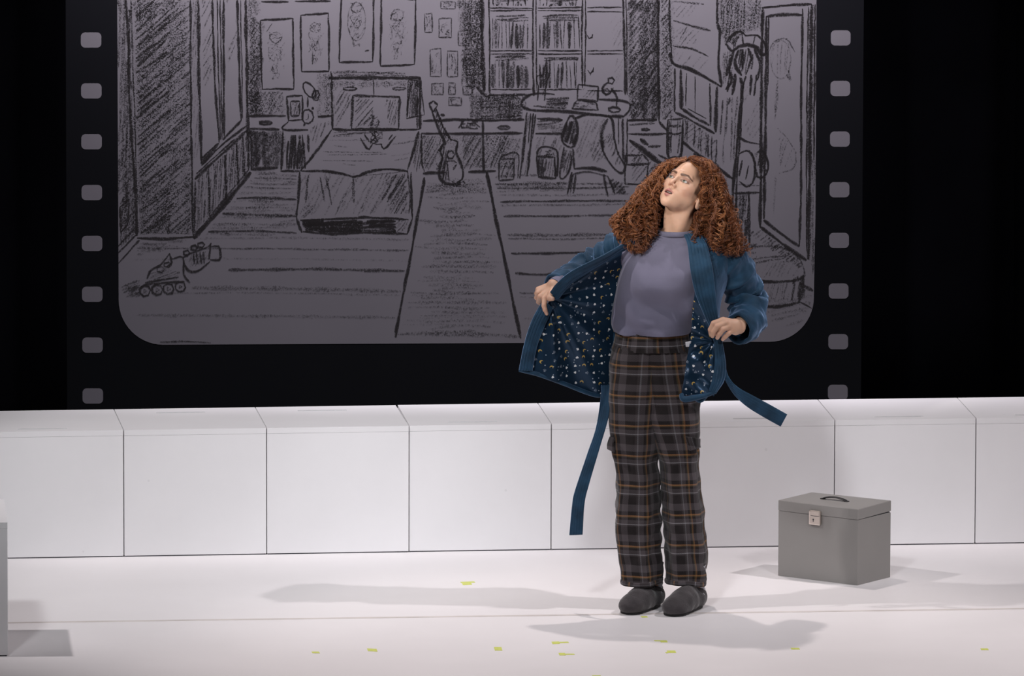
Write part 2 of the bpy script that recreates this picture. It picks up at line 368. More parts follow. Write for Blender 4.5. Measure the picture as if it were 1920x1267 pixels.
# --- strokes
class Strokes:
    def __init__(s): s.V = []; s.F = []; s.I = []; s.n = 0
    def line(s, pts, w=3.0, ink=0.9, jit=0.7, taper=True, n=None):
        pts = np.asarray(pts, float); L = np.linalg.norm(np.diff(pts, axis=0), axis=1).sum()
        n = n or max(4, int(L/9)+2)
        c = catmull(pts, n) if len(pts) > 2 else pts[0]+(pts[1]-pts[0])*np.linspace(0, 1, n)[:, None]
        ph = rng.uniform(0, 6.28); t = np.linspace(0, L/30, n)
        T = np.gradient(c, axis=0); T /= np.linalg.norm(T, axis=1)[:, None]+1e-9
        N = np.stack([-T[:, 1], T[:, 0]], 1)
        c = c+N*(jit*(np.sin(t*1.3+ph)*.5+rng.normal(0, .35, n)))[:, None]
        ww = w*0.51*(1+0.25*np.sin(t*2.1+ph*2)+rng.normal(0, .08, n))
        if taper: ww[0] *= .5; ww[-1] *= .5
        off = 0.0014+1.5e-6*Strokes.z; Strokes.z = (Strokes.z+1) % 900
        base = len(s.V)
        for i in range(n):
            for sg, ik in ((-1, .62), (0, 1.0), (1, .62)):
                x, y = c[i]+N[i]*ww[i]*sg; s.V.append(loc(*S(x, y), off)); s.I.append(ink*ik*(1+rng.normal(0, .07)))
        for i in range(n-1):
            for k in (0, 1): s.F.append((base+3*i+k, base+3*i+3+k, base+3*i+4+k, base+3*i+1+k))
    def poly(s, pts, w=3, ink=.9, close=True, **k):
        pts = list(pts)
        if close: pts = pts+[pts[0]]
        for a, b in zip(pts[:-1], pts[1:]): s.line([a, b], w, ink, **k)
    def hatch(s, poly, ang, gap, w=3, ink=.5, seg=(40, 110), skip=0.1, jit=1.0):
        poly = np.asarray(poly, float); a = math.radians(ang); d = np.array([math.cos(a), -math.sin(a)]); nn = np.array([d[1], -d[0]])
        pr = poly@nn; pd = poly@d; y = pr.min()+gap*.5
        while y < pr.max():
            # intersections of the scan line with the outline
            xs = []
            for k in range(len(poly)):
                p, q = pr[k], pr[(k+1) % len(poly)]
                if (p-y)*(q-y) < 0:
                    f = (y-p)/(q-p); xs.append(pd[k]+f*(pd[(k+1) % len(poly)]-pd[k]))
            xs.sort()
            for x0, x1 in zip(xs[::2], xs[1::2]):
                x = x0+rng.uniform(0, 4)
                while x < x1-4:
                    e = min(x1, x+rng.uniform(*seg))
                    if rng.random() > skip and e-x > 4:
                        p0 = d*x+nn*(y+rng.normal(0, gap*.2)); p1 = d*e+nn*(y+rng.normal(0, gap*.2)); m = (p0+p1)/2+nn*rng.normal(0, jit)
                        s.line([p0, m, p1], w*1.1*rng.uniform(.7, 1.2), ink*1.05*rng.uniform(.75, 1.15), jit=.4)
                    x = e+rng.uniform(-6, 8)
            y += gap*rng.uniform(.75, 1.25)
    def tone(s, poly, ink=.3, step=9):
        """rubbed charcoal: wide, thinly inked bands"""
        s.hatch(poly, rng.choice([88, 92]), step, step*1.7, ink*1.15, (60, 200), 0.02, 1.5)
    def scrib(s, cx, cy, rx, ry, k=10, w=1.8, ink=.5):
        for _ in range(k):
            p = [(cx+rng.uniform(-rx, rx), cy+rng.uniform(-ry, ry))]
            for _ in range(4): p.append((np.clip(p[-1][0]+rng.normal(0, rx*.5), cx-rx, cx+rx), np.clip(p[-1][1]+rng.normal(0, ry*.4), cy-ry, cy+ry)))
            s.line(p, w, ink*rng.uniform(.7, 1.2))
    def oval(s, cx, cy, rx, ry, w=2.5, ink=.8, a0=0, a1=360, rot=0):
        n = 12; c_, s_ = math.cos(rot), math.sin(rot); pts = []
        for i in range(n+1):
            t = math.radians(a0+(a1-a0)*i/n); x, y = rx*math.cos(t), ry*math.sin(t); pts.append((cx+c_*x-s_*y, cy+s_*x+c_*y))
        s.line(pts, w, ink)
    def build(s, name):
        me = mesh(name, s.V, s.F); at = me.attributes.new('ink', 'FLOAT', 'POINT'); at.data.foreach_set('value', np.asarray(s.I, np.float32))
        return link(name, me, M['charcoal'], scr)
Strokes.z = 0
mc = bpy.data.materials.new('charcoal_print'); mc.use_nodes = True; nt = mc.node_tree; bs = nt.nodes['Principled BSDF']
bs.inputs['Base Color'].default_value = (0.0035, 0.003, 0.0032, 1); bs.inputs['Roughness'].default_value = 1; bs.inputs['Specular IOR Level'].default_value = 0
bs.inputs['Emission Color'].default_value = (0.9, 0.8, 0.85, 1); bs.inputs['Emission Strength'].default_value = 0.009
at = node(nt, 'ShaderNodeAttribute', attribute_name='ink'); tc = node(nt, 'ShaderNodeTexCoord')
n1 = node(nt, 'ShaderNodeTexNoise'); n1.inputs['Scale'].default_value = 260; n1.inputs['Detail'].default_value = 3; n1.inputs['Roughness'].default_value = .6
nt.links.new(tc.outputs['Object'], n1.inputs['Vector'])
mr = node(nt, 'ShaderNodeMapRange'); mr.inputs[1].default_value = .28; mr.inputs[2].default_value = .72; nt.links.new(n1.outputs['Fac'], mr.inputs[0])
df = math_n(nt, 'SUBTRACT', at.outputs['Fac'], mr.outputs[0])
sm = node(nt, 'ShaderNodeMapRange', interpolation_type='SMOOTHSTEP'); sm.inputs[1].default_value = -.25; sm.inputs[2].default_value = .28; nt.links.new(df, sm.inputs[0])
nt.links.new(math_n(nt, 'MULTIPLY', sm.outputs[0], math_n(nt, 'MINIMUM', math_n(nt, 'ADD', math_n(nt, 'MULTIPLY', at.outputs['Fac'], .72), .28), .96)), bs.inputs['Alpha'])
M['charcoal'] = mc

def D(): return Strokes()
# window wall on the left
s = D()
s.hatch([(221, 0), (243, 0), (256, 440), (223, 470)], 88, 4.5, 5, .62, (50, 160), .08)
s.line([(236, 0), (241, 90), (243, 200), (252, 330), (257, 442)], 6, .95); s.line([(246, 0), (249, 120), (254, 260), (258, 440)], 3, .8)
s.tone([(252, 0), (352, 0), (357, 440), (260, 440)], .36, 10)
s.hatch([(252, 0), (355, 0), (358, 438), (262, 438)], 42, 6.5, 5, .62, (35, 110), .22)
s.hatch([(252, 0), (320, 0), (320, 438), (262, 438)], 40, 11, 5, .7, (30, 90), .3)
s.line([(257, 446), (310, 448), (364, 443)], 6, 1.0); s.line([(264, 436), (360, 438)], 2.5, .6)
s.line([(222, 474), (258, 437)], 4, .9); s.line([(222, 493), (250, 462), (262, 450)], 4, .9); s.line([(221, 462), (251, 430)], 4, .9)
s.poly([(225, 388), (242, 373), (240, 420), (226, 436)], 4, .95); s.hatch([(228, 393), (238, 384), (237, 414), (229, 424)], 70, 3, 2.5, .6)
s.hatch([(222, 270), (248, 250), (256, 430), (224, 440)], 50, 6, 4, .6)
for p, wd in (([(357, 0), (358, 200), (362, 442)], 4.5), ([(372, 0), (373, 140), (378, 305)], 6), ([(398, 0), (402, 130), (411, 267)], 4.5), ([(407, 0), (410, 150), (414, 262)], 2.5), ([(413, 0), (416, 262)], 2.5), ([(419, 0), (420, 255)], 5), ([(445, 0), (448, 110), (452, 226)], 5), ([(451, 0), (455, 222)], 2), ([(460, 0), (463, 130), (466, 318)], 6)):
    s.line(p, wd, .92)
s.hatch([(360, 0), (371, 0), (374, 250), (364, 330)], 85, 3.5, 2.5, .5)
for p, wd in (([(377, 307), (410, 268)], 8), ([(378, 296), (408, 268)], 3), ([(418, 262), (452, 226)], 6), ([(365, 336), (463, 245)], 6), ([(378, 310), (420, 268), (462, 236)], 4), ([(368, 326), (440, 260)], 3)): s.line(p, wd, .92)
for poly in ([(378, 0), (398, 0), (404, 120), (382, 170)], [(424, 0), (444, 0), (447, 90), (426, 140)]): s.hatch(poly, 66, 6, 3, .5, (20, 60), .2)
for p in ([(366, 340), (364, 440)], [(391, 316), (394, 410)], [(421, 290), (425, 385)], [(444, 268), (447, 350)], [(456, 256), (458, 330)]): s.line(p, 4, .88)
s.hatch([(367, 338), (463, 250), (465, 318), (364, 440)], 87, 4, 3, .62, (25, 90), .1)
s.line([(362, 446), (420, 384), (470, 322)], 9, 1.0); s.line([(366, 440), (466, 318)], 4, .8)
s.build('window_drawing')
# back wall
s = D()
s.tone([(466, 0), (486, 0), (484, 215), (466, 215)], .5); s.hatch([(466, 40), (490, 40), (488, 160), (466, 190)], 55, 5, 3, .6)
s.tone([(466, 170), (530, 172), (530, 216), (466, 216)], .42); s.hatch([(466, 172), (530, 172), (530, 214), (466, 214)], 60, 6, 4, .45)
s.tone([(598, 138), (622, 138), (622, 220), (598, 220)], .45)
s.tone([(862, 0), (903, 0), (905, 170), (870, 165)], .5, 8); s.hatch([(862, 0), (903, 0), (905, 168), (866, 165)], 86, 6, 4, .5)
s.hatch([(884, 0), (903, 0), (905, 160), (888, 160)], 80, 4, 4, .5)
s.tone([(880, 172), (985, 180), (980, 226), (880, 226)], .55, 8); s.hatch([(890, 180), (982, 184), (978, 224), (890, 224)], 4, 5, 3.5, .6)
s.line([(893, 162), (910, 178), (920, 183)], 6, .95)
for (x0, y0, x1, y1) in ((490, -6, 541, 3), (553, -6, 620, 2)): s.line([(x0, y1), (x1, y1)], 4, .95)
for q in ([(488, 38), (549, 34), (551, 167), (491, 167)], [(564, 28), (616, 24), (617, 133), (565, 134)], [(640, -8), (701, -8), (699, 115), (636, 117)], [(715, -8), (780, 0), (777, 121), (713, 123)]): s.poly(q, 4, .95)
def figure(x, y, h):
    s.oval(x, y, h*.13, h*.13, 2, .6); s.scrib(x, y, h*.14, h*.12, 8, 1.8, .6); s.scrib(x-2, y+h*.38, h*.14, h*.22, 12, 1.8, .55); s.scrib(x, y+h*.75, h*.08, h*.16, 9, 1.8, .6)
    s.hatch([(x-h*.2, y+h*.1), (x+h*.2, y), (x+h*.2, y+h*.7), (x-h*.15, y+h*.8)], 60, 6, 2.5, .4, (15, 40), .3)
figure(517, 70, 85); figure(591, 52, 75); figure(668, 14, 80); figure(745, 28, 90)
s.oval(669, 40, 17, 36, 2, .55); s.line([(500, 60), (510, 44)], 2.5, .7); s.line([(684, 95), (692, 93)], 3, .8)
for x0, y0, x1, y1 in ((796, 26, 810, 60), (823, 35, 846, 70), (827, 2, 853, 16), (860, 58, 884, 85), (807, 92, 827, 143), (839, 95, 858, 143), (874, 102, 890, 140), (809, 156, 831, 177), (841, 155, 854, 176), (868, 162, 885, 177), (841, 182, 865, 197)):
    s.poly([(x0, y0), (x1, y0+rng.uniform(-2, 2)), (x1, y1), (x0, y1)], 2.8, .78); s.scrib((x0+x1)/2, (y0+y1)/2, (x1-x0)*.35, (y1-y0)*.38, 9, 2.2, .55)
for p in ([(466, 217), (536, 217)], [(468, 241), (524, 242)], [(596, 219), (622, 217)], [(793, 226), (868, 224), (905, 225)], [(905, 225), (983, 224)], [(790, 250), (905, 250), (980, 249)], [(905, 226), (907, 322)], [(878, 322), (930, 320)], [(793, 325), (836, 323)]): s.line(p, 5, 1.0)
s.oval(498, 230, 13, 3, 5, .95); s.oval(945, 239, 12, 3, 5, .8); s.scrib(880, 233, 15, 8, 10, 3, .8); s.line([(860, 240), (876, 222), (900, 238)], 3, .9)
s.tone([(470, 246), (526, 246), (522, 316), (470, 316)], .6, 8); s.hatch([(470, 246), (510, 246), (508, 316), (470, 316)], 60, 6, 5, .6)
s.line([(470, 316), (522, 314)], 6, .95); s.line([(470, 244), (472, 318)], 5, .9)
s.hatch([(793, 254), (832, 254), (828, 318), (793, 320)], 62, 6, 4, .55); s.hatch([(864, 254), (903, 254), (903, 316), (870, 318)], 62, 6, 4, .6); s.hatch([(910, 254), (975, 254), (970, 318), (910, 318)], 66, 6, 4, .55)
s.tone([(793, 254), (975, 252), (970, 318), (793, 318)], .3, 9)
s.build('back_wall_drawing')
# bookcase
s = D()
for p, wd in (([(903, -5), (904, 90), (908, 172)], 8), ([(917, -5), (918, 90), (918, 178)], 3.5), ([(915, 178), (1000, 178)], 4), ([(1000, -5), (999, 100), (1001, 180)], 4), ([(1005, -5), (1006, 170)], 2.5), ([(1092, -5), (1091, 90), (1092, 165)], 4), ([(1098, -5), (1097, 160)], 3), ([(1168, -5), (1171, 90), (1172, 178)], 5), ([(1174, -5), (1176, 178)], 2.5)): s.line(p, wd, .92)
for x0, x1 in ((919, 998), (1008, 1091)):
    for y in (15, 20, 95, 101, 168): s.line([(x0, y), (x1, y+rng.uniform(-1, 1))], 3.2, .9)
    for top, bot in ((-8, 11), (30, 91), (108, 165)):
        x = x0+4; s.hatch([(x0+8, top-2), (x1-6, top-2), (x1-8, top+9), (x0+10, top+9)], 2, 4, 4, .7)
        while x < x1-6:
            ln = rng.uniform(-3, 3); tp = top+rng.uniform(0, 16); s.line([(x, tp), (x+ln, bot)], rng.choice([2.2, 2.5, 5, 8]), rng.uniform(.6, .95)); x += rng.uniform(4, 9)
for y in (14, 22, 95, 101, 170): s.line([(1101, y), (1168, y)], 2.8, .9)
s.line([(1101, 66), (1104, 72), (1110, 70), (1111, 64)], 3.5, .95); s.line([(1102, 131), (1106, 137), (1112, 134), (1113, 126)], 3.5, .95); s.line([(1112, 130), (1106, 141)], 3, .9)
s.hatch([(1145, 30), (1168, 30), (1168, 90), (1148, 90)], 60, 7, 2.5, .35); s.hatch([(1150, 110), (1168, 110), (1168, 160), (1152, 160)], 60, 7, 2.5, .35)
s.build('bookcase_drawing')
# bed, bedside table
s = D()
s.line([(617, 146), (700, 146), (789, 146)], 7, 1.0); s.hatch([(624, 133), (760, 135), (760, 142), (622, 142)], 2, 3, 4, .65); s.line([(620, 134), (622, 148)], 4, .9)
s.line([(622, 148), (623, 242)], 4.5, .95); s.line([(788, 146), (787, 242)], 6, .95); s.line([(782, 150), (783, 240)], 3, .85); s.line([(623, 242), (690, 244), (787, 242)], 5, .95)
s.line([(700, 150), (701, 180)], 3, .9); s.oval(656, 166, 14, 3, 4, .9); s.oval(748, 166, 14, 2.5, 3.5, .75)
s.tone([(626, 152), (784, 152), (784, 165), (626, 165)], .35); s.hatch([(626, 160), (664, 180), (660, 238), (628, 238)], 60, 7, 4, .55)
s.poly([(661, 179), (750, 182), (747, 243), (659, 241)], 5, .9); s.hatch([(665, 184), (700, 186), (700, 238), (664, 238)], 48, 6, 3, .6); s.hatch([(720, 186), (747, 186), (744, 238), (730, 238)], 75, 5, 3, .55)
s.hatch([(766, 152), (784, 152), (780, 222), (762, 222)], 84, 4, 4.5, .8); s.poly([(766, 150), (788, 152), (796, 215), (762, 222)], 3, .85)
s.scrib(703, 228, 8, 12, 12, 3, .8); s.scrib(705, 258, 11, 12, 16, 3.2, .85); s.line([(676, 258), (690, 280), (700, 268)], 3.5, .9); s.line([(714, 270), (722, 278), (742, 254)], 3.5, .9); s.line([(683, 252), (692, 266)], 3, .9); s.line([(728, 262), (736, 252)], 3, .9)
s.line([(622, 243), (592, 285), (563, 320)], 5, .95); s.line([(785, 246), (775, 285), (764, 318)], 5, .95)
s.line([(563, 320), (610, 321), (645, 327), (665, 331), (690, 322), (725, 317), (765, 321)], 5, .98); s.line([(670, 330), (720, 325), (765, 320)], 2, .6)
for y in (256, 262, 272, 284, 290, 300, 306): s.line([(600+rng.uniform(-4, 50), y), (650+rng.uniform(0, 80), y+rng.uniform(-3, 5))], 2.2, .5)
s.hatch([(625, 246), (700, 248), (690, 254), (622, 254)], 4, 4, 3, .6); s.hatch([(735, 256), (780, 256), (770, 300), (730, 300)], 8, 9, 3, .45)
s.line([(562, 322), (559, 370), (556, 408)], 5, .95); s.line([(556, 408), (566, 436)], 5, .9); s.line([(770, 322), (772, 380), (773, 408)], 4.5, .95); s.line([(764, 320), (769, 370), (766, 400)], 3, .8); s.line([(773, 408), (764, 438)], 4, .9)
s.hatch([(564, 326), (764, 326), (764, 402), (562, 404)], 62, 8, 4, .42, (30, 80), .2)
for q in ([(578, 328), (574, 380)], [(600, 330), (608, 378)], [(612, 330), (622, 384)], [(662, 334), (664, 380)], [(734, 345), (716, 375)], [(750, 335), (728, 375)]): s.line(q, 4.5, .72)
s.hatch([(720, 326), (764, 326), (764, 404), (730, 400)], 58, 5, 4, .6); s.hatch([(560, 390), (590, 378), (580, 408), (562, 408)], 45, 5, 4, .6)
s.line([(563, 412), (640, 410), (700, 408), (766, 411)], 4.5, .95); s.line([(672, 406), (720, 409)], 3.5, .9); s.hatch([(566, 412), (742, 411), (742, 436), (570, 434)], 3, 4, 6, .95); s.hatch([(564, 414), (680, 414), (680, 434), (570, 434)], 1, 3, 5, .95); s.hatch([(742, 411), (766, 411), (762, 434), (742, 434)], 50, 5, 3, .6)
s.line([(568, 434), (625, 438), (690, 436), (764, 438)], 5, .95)
s.hatch([(772, 300), (788, 250), (792, 310), (778, 325)], 80, 4, 3, .65); s.line([(790, 250), (791, 300), (796, 322)], 4, .9)
s.poly([(537, 181), (567, 179), (567, 224), (541, 226)], 4, .95); s.poly([(545, 190), (562, 190), (561, 216), (546, 217)], 4, .85); s.hatch([(546, 192), (561, 192), (560, 215), (547, 215)], 70, 4, 3, .6)
s.oval(580, 168, 9, 17, 3.5, .95, rot=-.6); s.oval(592, 179, 7, 10, 4, .95); s.hatch([(586, 174), (598, 172), (597, 188), (588, 188)], 60, 3, 3, .8); s.line([(577, 182), (577, 201)], 3.5, .95)
s.oval(577, 218, 11, 13, 4, .95); s.line([(577, 213), (578, 222), (573, 224)], 2.5, .9); s.line([(584, 204), (588, 201)], 4, .95); s.line([(572, 230), (569, 236)], 3, .9)
s.line([(541, 227), (530, 242), (578, 243)], 4, .95); s.line([(531, 245), (527, 318)], 5, .95); s.line([(567, 252), (572, 316)], 4, .9); s.hatch([(540, 253), (570, 253), (568, 318), (536, 318)], 86, 4, 5, .85); s.line([(578, 252), (579, 285)], 5, .9); s.hatch([(584, 236), (620, 226), (592, 270), (584, 275)], 70, 5, 4, .6); s.line([(526, 320), (562, 321)], 4, .9)
s.build('bed_drawing')
# guitar
s = D()
s.poly([(804, 194), (814, 189), (820, 198), (812, 210)], 4, .95); s.line([(810, 208), (822, 240), (836, 272)], 5, .98); s.line([(818, 203), (830, 235), (846, 264)], 4, .95); s.hatch([(811, 206), (819, 204), (845, 264), (836, 270)], 70, 4, 3, .75); s.line([(826, 214), (834, 217)], 5, .95)
s.line([(846, 262), (858, 266), (855, 285), (862, 300), (868, 320), (866, 336), (850, 346)], 4.5, .98); s.line([(832, 268), (824, 282), (830, 295), (824, 315), (826, 335), (838, 344), (852, 346)], 6, .98)
s.hatch([(826, 275), (834, 270), (840, 300), (836, 342), (826, 334)], 80, 4, 4, .8); s.oval(845, 290, 7, 8, 4, .9); s.line([(838, 300), (842, 340)], 3, .85); s.line([(850, 318), (856, 308)], 4, .9); s.oval(846, 308, 12, 8, 3, .8, 200, 340)
s.scrib(855, 345, 8, 5, 8, 3, .9); s.line([(868, 338), (872, 344)], 4, .95)
s.build('guitar_drawing')
# rug and floorboards
s = D()
s.line([(796, 332), (775, 450), (741, 632)], 5.5, 1.0); s.line([(912, 322), (932, 420), (955, 530), (976, 634)], 6, 1.0); s.line([(915, 325), (930, 400)], 3, .8)
s.build('rug_drawing'); s = D()
for y in np.arange(338, 632, 8.5):
    f = (y-332)/300; xa, xb = 798-55*f, 912+62*f
    for _ in range(2):
        u0 = rng.uniform(.02, .4); u1 = rng.uniform(.5, .98); s.line([(xa+(xb-xa)*u0, y+rng.normal(0, 2)), (xa+(xb-xa)*(u0+u1)/2, y+rng.normal(0, 2)), (xa+(xb-xa)*u1, y+rng.normal(0, 2))], rng.uniform(3, 7), rng.uniform(.3, .48))
s.line([(745, 626), (850, 624), (975, 630)], 7, .5); s.hatch([(800, 340), (905, 335), (915, 365), (795, 365)], 2, 6, 5, .45)
s.build('rug_shading_drawing'); s = D()
for y, w_, i_ in ((326, 3, .5), (333, 3.5, .6), (342, 4, .55), (350, 3, .5), (371, 5, .85), (386, 3, .45), (402, 5, .75), (418, 4, .4), (433, 4, .8), (446, 4, .4), (466, 3.5, .6), (486, 3, .32), (505, 6, .72), (543, 8, .5), (550, 3, .45), (592, 6, .45)):
    x0 = np.interp(y, [320, 445, 460, 560, 640], [480, 372, 250, 228, 280]); x1 = 796-(y-332)*.18-6
    if y < 440: x1 = 556
    if y in (505, 543): x0 += 180 if y == 505 else 120
    s.line([(x0+8, y+rng.normal(0, 1)), ((x0+x1)/2, y+rng.normal(0, 1.5)), (x1, y+3)], w_, i_)
    if y < 440: s.line([(x0+30, y+5), (x1-40, y+6)], w_*1.6, i_*.55)
s.hatch([(480, 325), (556, 325), (556, 425), (380, 440)], 1, 7, 5, .42, (40, 120), .2)
s.hatch([(264, 452), (360, 452), (300, 470), (250, 480)], 3, 6, 5, .5)
s.line([(300, 641), (350, 640), (395, 642)], 3, .8); s.hatch([(225, 535), (262, 520), (260, 556), (232, 556)], 20, 5, 4, .55)
s.build('floorboard_drawing'); s = D()
for y, w_, i_ in ((345, 4, .6), (352, 4, .7), (365, 4, .45), (378, 4, .8), (384, 4, .5), (405, 4, .75), (440, 6, .6), (447, 3, .6), (475, 4.5, .9), (512, 5, .85), (549, 3, .6), (556, 3, .45), (597, 4, .4)):
    x0 = 912+(y-322)*.21+14; x1 = 1180 if y < 480 else 1060
    s.line([(x0, y), ((x0+x1)/2, y+rng.normal(0, 1)), (x1, y-2)], w_, i_)
s.hatch([(925, 330), (1060, 330), (1062, 366), (930, 362)], 1, 6, 5, .5)
s.line([(1500, 560), (1400, 600)], 4, .3); s.hatch([(1430, 560), (1522, 556), (1505, 605), (1450, 612)], 14, 8, 5, .4)
s.build('board_drawing')
# roller skates
s = D()
for cx, cy in ((272, 545), (295, 543), (316, 541), (338, 537)): s.oval(cx, cy, 10, 10, 4.5, .95); s.oval(cx, cy, 4, 4, 3, .8)
s.line([(262, 540), (280, 532), (345, 528)], 4.5, .95); s.line([(272, 530), (335, 519)], 4, .9); s.line([(276, 522), (283, 506), (303, 494), (318, 474)], 4, .95); s.line([(318, 474), (322, 492), (312, 500)], 3.5, .95); s.oval(301, 505, 8, 6, 3, .9); s.oval(314, 496, 8, 5, 3, .9); s.line([(322, 486), (343, 482), (345, 514), (356, 530)], 4, .95); s.hatch([(282, 510), (310, 502), (338, 510), (330, 524), (278, 524)], 20, 4, 3, .55)
s.line([(344, 482), (360, 474), (388, 464), (396, 455)], 4, .95); s.line([(396, 455), (392, 486)], 4.5, .95); s.line([(396, 462), (411, 462), (413, 486), (394, 487)], 4, .95); s.line([(344, 490), (352, 506), (370, 508), (394, 490)], 4.5, .95)
for cx, cy in ((350, 474), (364, 464), (377, 459)): s.oval(cx, cy, 7, 5, 4, .95)
for x in (362, 368, 375, 380): s.line([(x, 472), (x+3, 494)], 4, .85)
s.hatch([(348, 478), (386, 470), (390, 492), (356, 504)], 70, 5, 3, .5); s.hatch([(235, 535), (262, 530), (262, 556), (240, 556)], 20, 5, 4, .6)
s.build('roller_skate_drawing')
# desk, chair, bins
s = D()
s.line([(985, 204), (977, 196), (983, 184), (1002, 175), (1040, 176)], 4.5, .95); s.line([(980, 200), (1000, 206), (1060, 209), (1130, 216), (1170, 218)], 6, 1.0); s.line([(1120, 186), (1160, 188), (1180, 194), (1180, 206), (1170, 218)], 4.5, .95); s.hatch([(1020, 180), (1068, 180), (1062, 202), (1022, 200)], 3, 4, 4, .75); s.line([(1000, 198), (1060, 204)], 3, .8)
for p, wd in (([(988, 210), (982, 270), (975, 334)], 5), ([(1000, 212), (994, 280), (988, 330)], 4), ([(995, 212), (990, 270)], 3), ([(1004, 214), (998, 260)], 3), ([(1168, 222), (1168, 300)], 5), ([(1176, 222), (1175, 310)], 3.5), ([(1160, 222), (1160, 270)], 3)): s.line(p, wd, .92)
s.hatch([(990, 214), (1000, 214), (990, 330), (980, 330)], 84, 3.5, 3, .6)
s.line([(1006, 222), (1055, 224)], 6, .9); s.hatch([(1006, 226), (1055, 226), (1055, 246), (1006, 246)], 6, 5, 4, .6); s.line([(1004, 250), (1054, 250)], 5, .98); s.hatch([(1004, 256), (1054, 256), (1050, 300), (1002, 300)], 66, 6, 4, .5)
s.line([(1008, 188), (1010, 165), (1006, 145), (1014, 140), (1018, 145)], 3.5, .95); s.line([(1018, 145), (1022, 120), (1026, 135), (1030, 140), (1026, 150), (1022, 170), (1020, 188)], 3.5, .95); s.hatch([(1014, 140), (1028, 130), (1026, 150), (1018, 186)], 75, 3, 2.5, .7)
s.poly([(1084, 158), (1122, 162), (1120, 190), (1082, 186)], 4, .95); s.hatch([(1087, 164), (1118, 166), (1116, 186), (1085, 184)], 50, 5, 3, .45); s.poly([(1082, 188), (1118, 192), (1122, 206), (1072, 204)], 3.5, .9); s.scrib(1097, 196, 18, 5, 9, 2, .6)
s.oval(1146, 151, 6, 6, 4, .95); s.line([(1140, 154), (1130, 162), (1130, 172), (1140, 178), (1150, 164)], 4, .95); s.oval(1136, 171, 7, 5, 3, .9); s.line([(1146, 165), (1156, 180), (1156, 200)], 4.5, .95); s.oval(1152, 205, 12, 5, 4, .95)
s.poly([(936, 298), (964, 297), (963, 336), (936, 338)], 4, .9); s.hatch([(938, 302), (962, 302), (960, 334), (938, 334)], 70, 5, 4, .6); s.line([(936, 298), (946, 290), (972, 288), (970, 334)], 3.5, .85)
s.poly([(1006, 292), (1040, 294), (1042, 334), (1010, 332)], 4.5, .95); s.line([(1006, 292), (1014, 276), (1036, 277), (1046, 288), (1045, 330)], 4, .95); s.hatch([(1008, 296), (1020, 296), (1020, 334), (1010, 332)], 86, 3, 4, .9); s.hatch([(1020, 298), (1044, 298), (1042, 334), (1020, 334)], 80, 5, 4, .7); s.line([(1022, 283), (1030, 286)], 3, .8); s.hatch([(1010, 286), (1042, 286), (1040, 296), (1010, 294)], 10, 3, 3, .6)
s.line([(1062, 228), (1070, 216), (1080, 226), (1082, 250), (1076, 274), (1060, 272), (1053, 256), (1062, 228)], 5, .95); s.hatch([(1062, 228), (1078, 226), (1080, 255), (1074, 272), (1058, 270), (1055, 255)], 75, 3, 5, .9)
s.line([(1078, 222), (1100, 215), (1140, 217), (1150, 232), (1152, 260), (1160, 290), (1172, 312), (1164, 324), (1148, 312), (1130, 282), (1128, 250)], 4.5, .95); s.line([(1074, 278), (1076, 315)], 4, .9); s.line([(1058, 275), (1050, 325), (1056, 334), (1068, 318), (1072, 290)], 4, .9); s.line([(1140, 222), (1128, 245), (1130, 280)], 6, .85)
s.hatch([(1080, 224), (1140, 222), (1135, 300), (1078, 300)], 68, 9, 4, .4); s.hatch([(1134, 250), (1150, 250), (1168, 312), (1150, 310)], 66, 5, 4, .6); s.hatch([(1056, 280), (1072, 282), (1066, 322), (1052, 326)], 75, 4, 4, .65); s.hatch([(1100, 270), (1135, 260), (1135, 300), (1110, 305)], 60, 6, 4, .5)
s.line([(1076, 316), (1105, 314), (1138, 321)], 6, .98); s.line([(1074, 326), (1105, 322), (1140, 330)], 3.5, .85); s.line([(1072, 322), (1068, 345), (1063, 364)], 5, .95); s.line([(1080, 326), (1074, 362)], 4, .9); s.hatch([(1072, 325), (1080, 326), (1074, 362), (1064, 362)], 82, 3, 3, .8); s.line([(1132, 326), (1136, 350), (1140, 368)], 5, .95); s.line([(1140, 330), (1152, 362)], 4, .9); s.hatch([(1140, 330), (1168, 345), (1178, 370), (1146, 362)], 40, 5, 5, .75)
s.build('desk_drawing')
# right wall: bench, window, coat stand, door, pouf
s = D()
s.tone([(1177, 0), (1233, 0), (1234, 224), (1180, 224)], .5, 8); s.hatch([(1177, 0), (1233, 0), (1234, 224), (1180, 224)], 52, 6, 4.5, .62, (30, 90), .12); s.hatch([(1177, 90), (1233, 60), (1234, 224), (1180, 220)], 58, 8, 5, .6)
s.line([(1234, -5), (1234, 110), (1236, 228)], 6, .98); s.hatch([(1238, 0), (1256, 0), (1262, 128), (1262, 222), (1240, 226)], 50, 6, 4, .6); s.tone([(1238, 0), (1256, 0), (1262, 222), (1240, 226)], .35)
s.line([(1177, 226), (1232, 224)], 7, 1.0); s.line([(1180, 234), (1228, 231)], 4, .7); s.line([(1178, 251), (1215, 252), (1250, 250)], 4.5, .95); s.line([(1236, 228), (1252, 246)], 6, .95); s.line([(1180, 262), (1210, 285), (1240, 308), (1262, 325)], 9, 1.0); s.oval(1210, 243, 9, 2, 4, .9); s.line([(1200, 260), (1215, 272)], 7, .95); s.line([(1215, 275), (1240, 274)], 5, .8); s.line([(1234, 290), (1256, 300)], 6, .9)
s.hatch([(1180, 268), (1240, 315), (1235, 345), (1182, 345)], 50, 7, 4, .6); s.poly([(1172, 291), (1206, 290), (1216, 302), (1212, 345), (1172, 345)], 4, .9); s.line([(1176, 308), (1214, 307)], 5, .9)
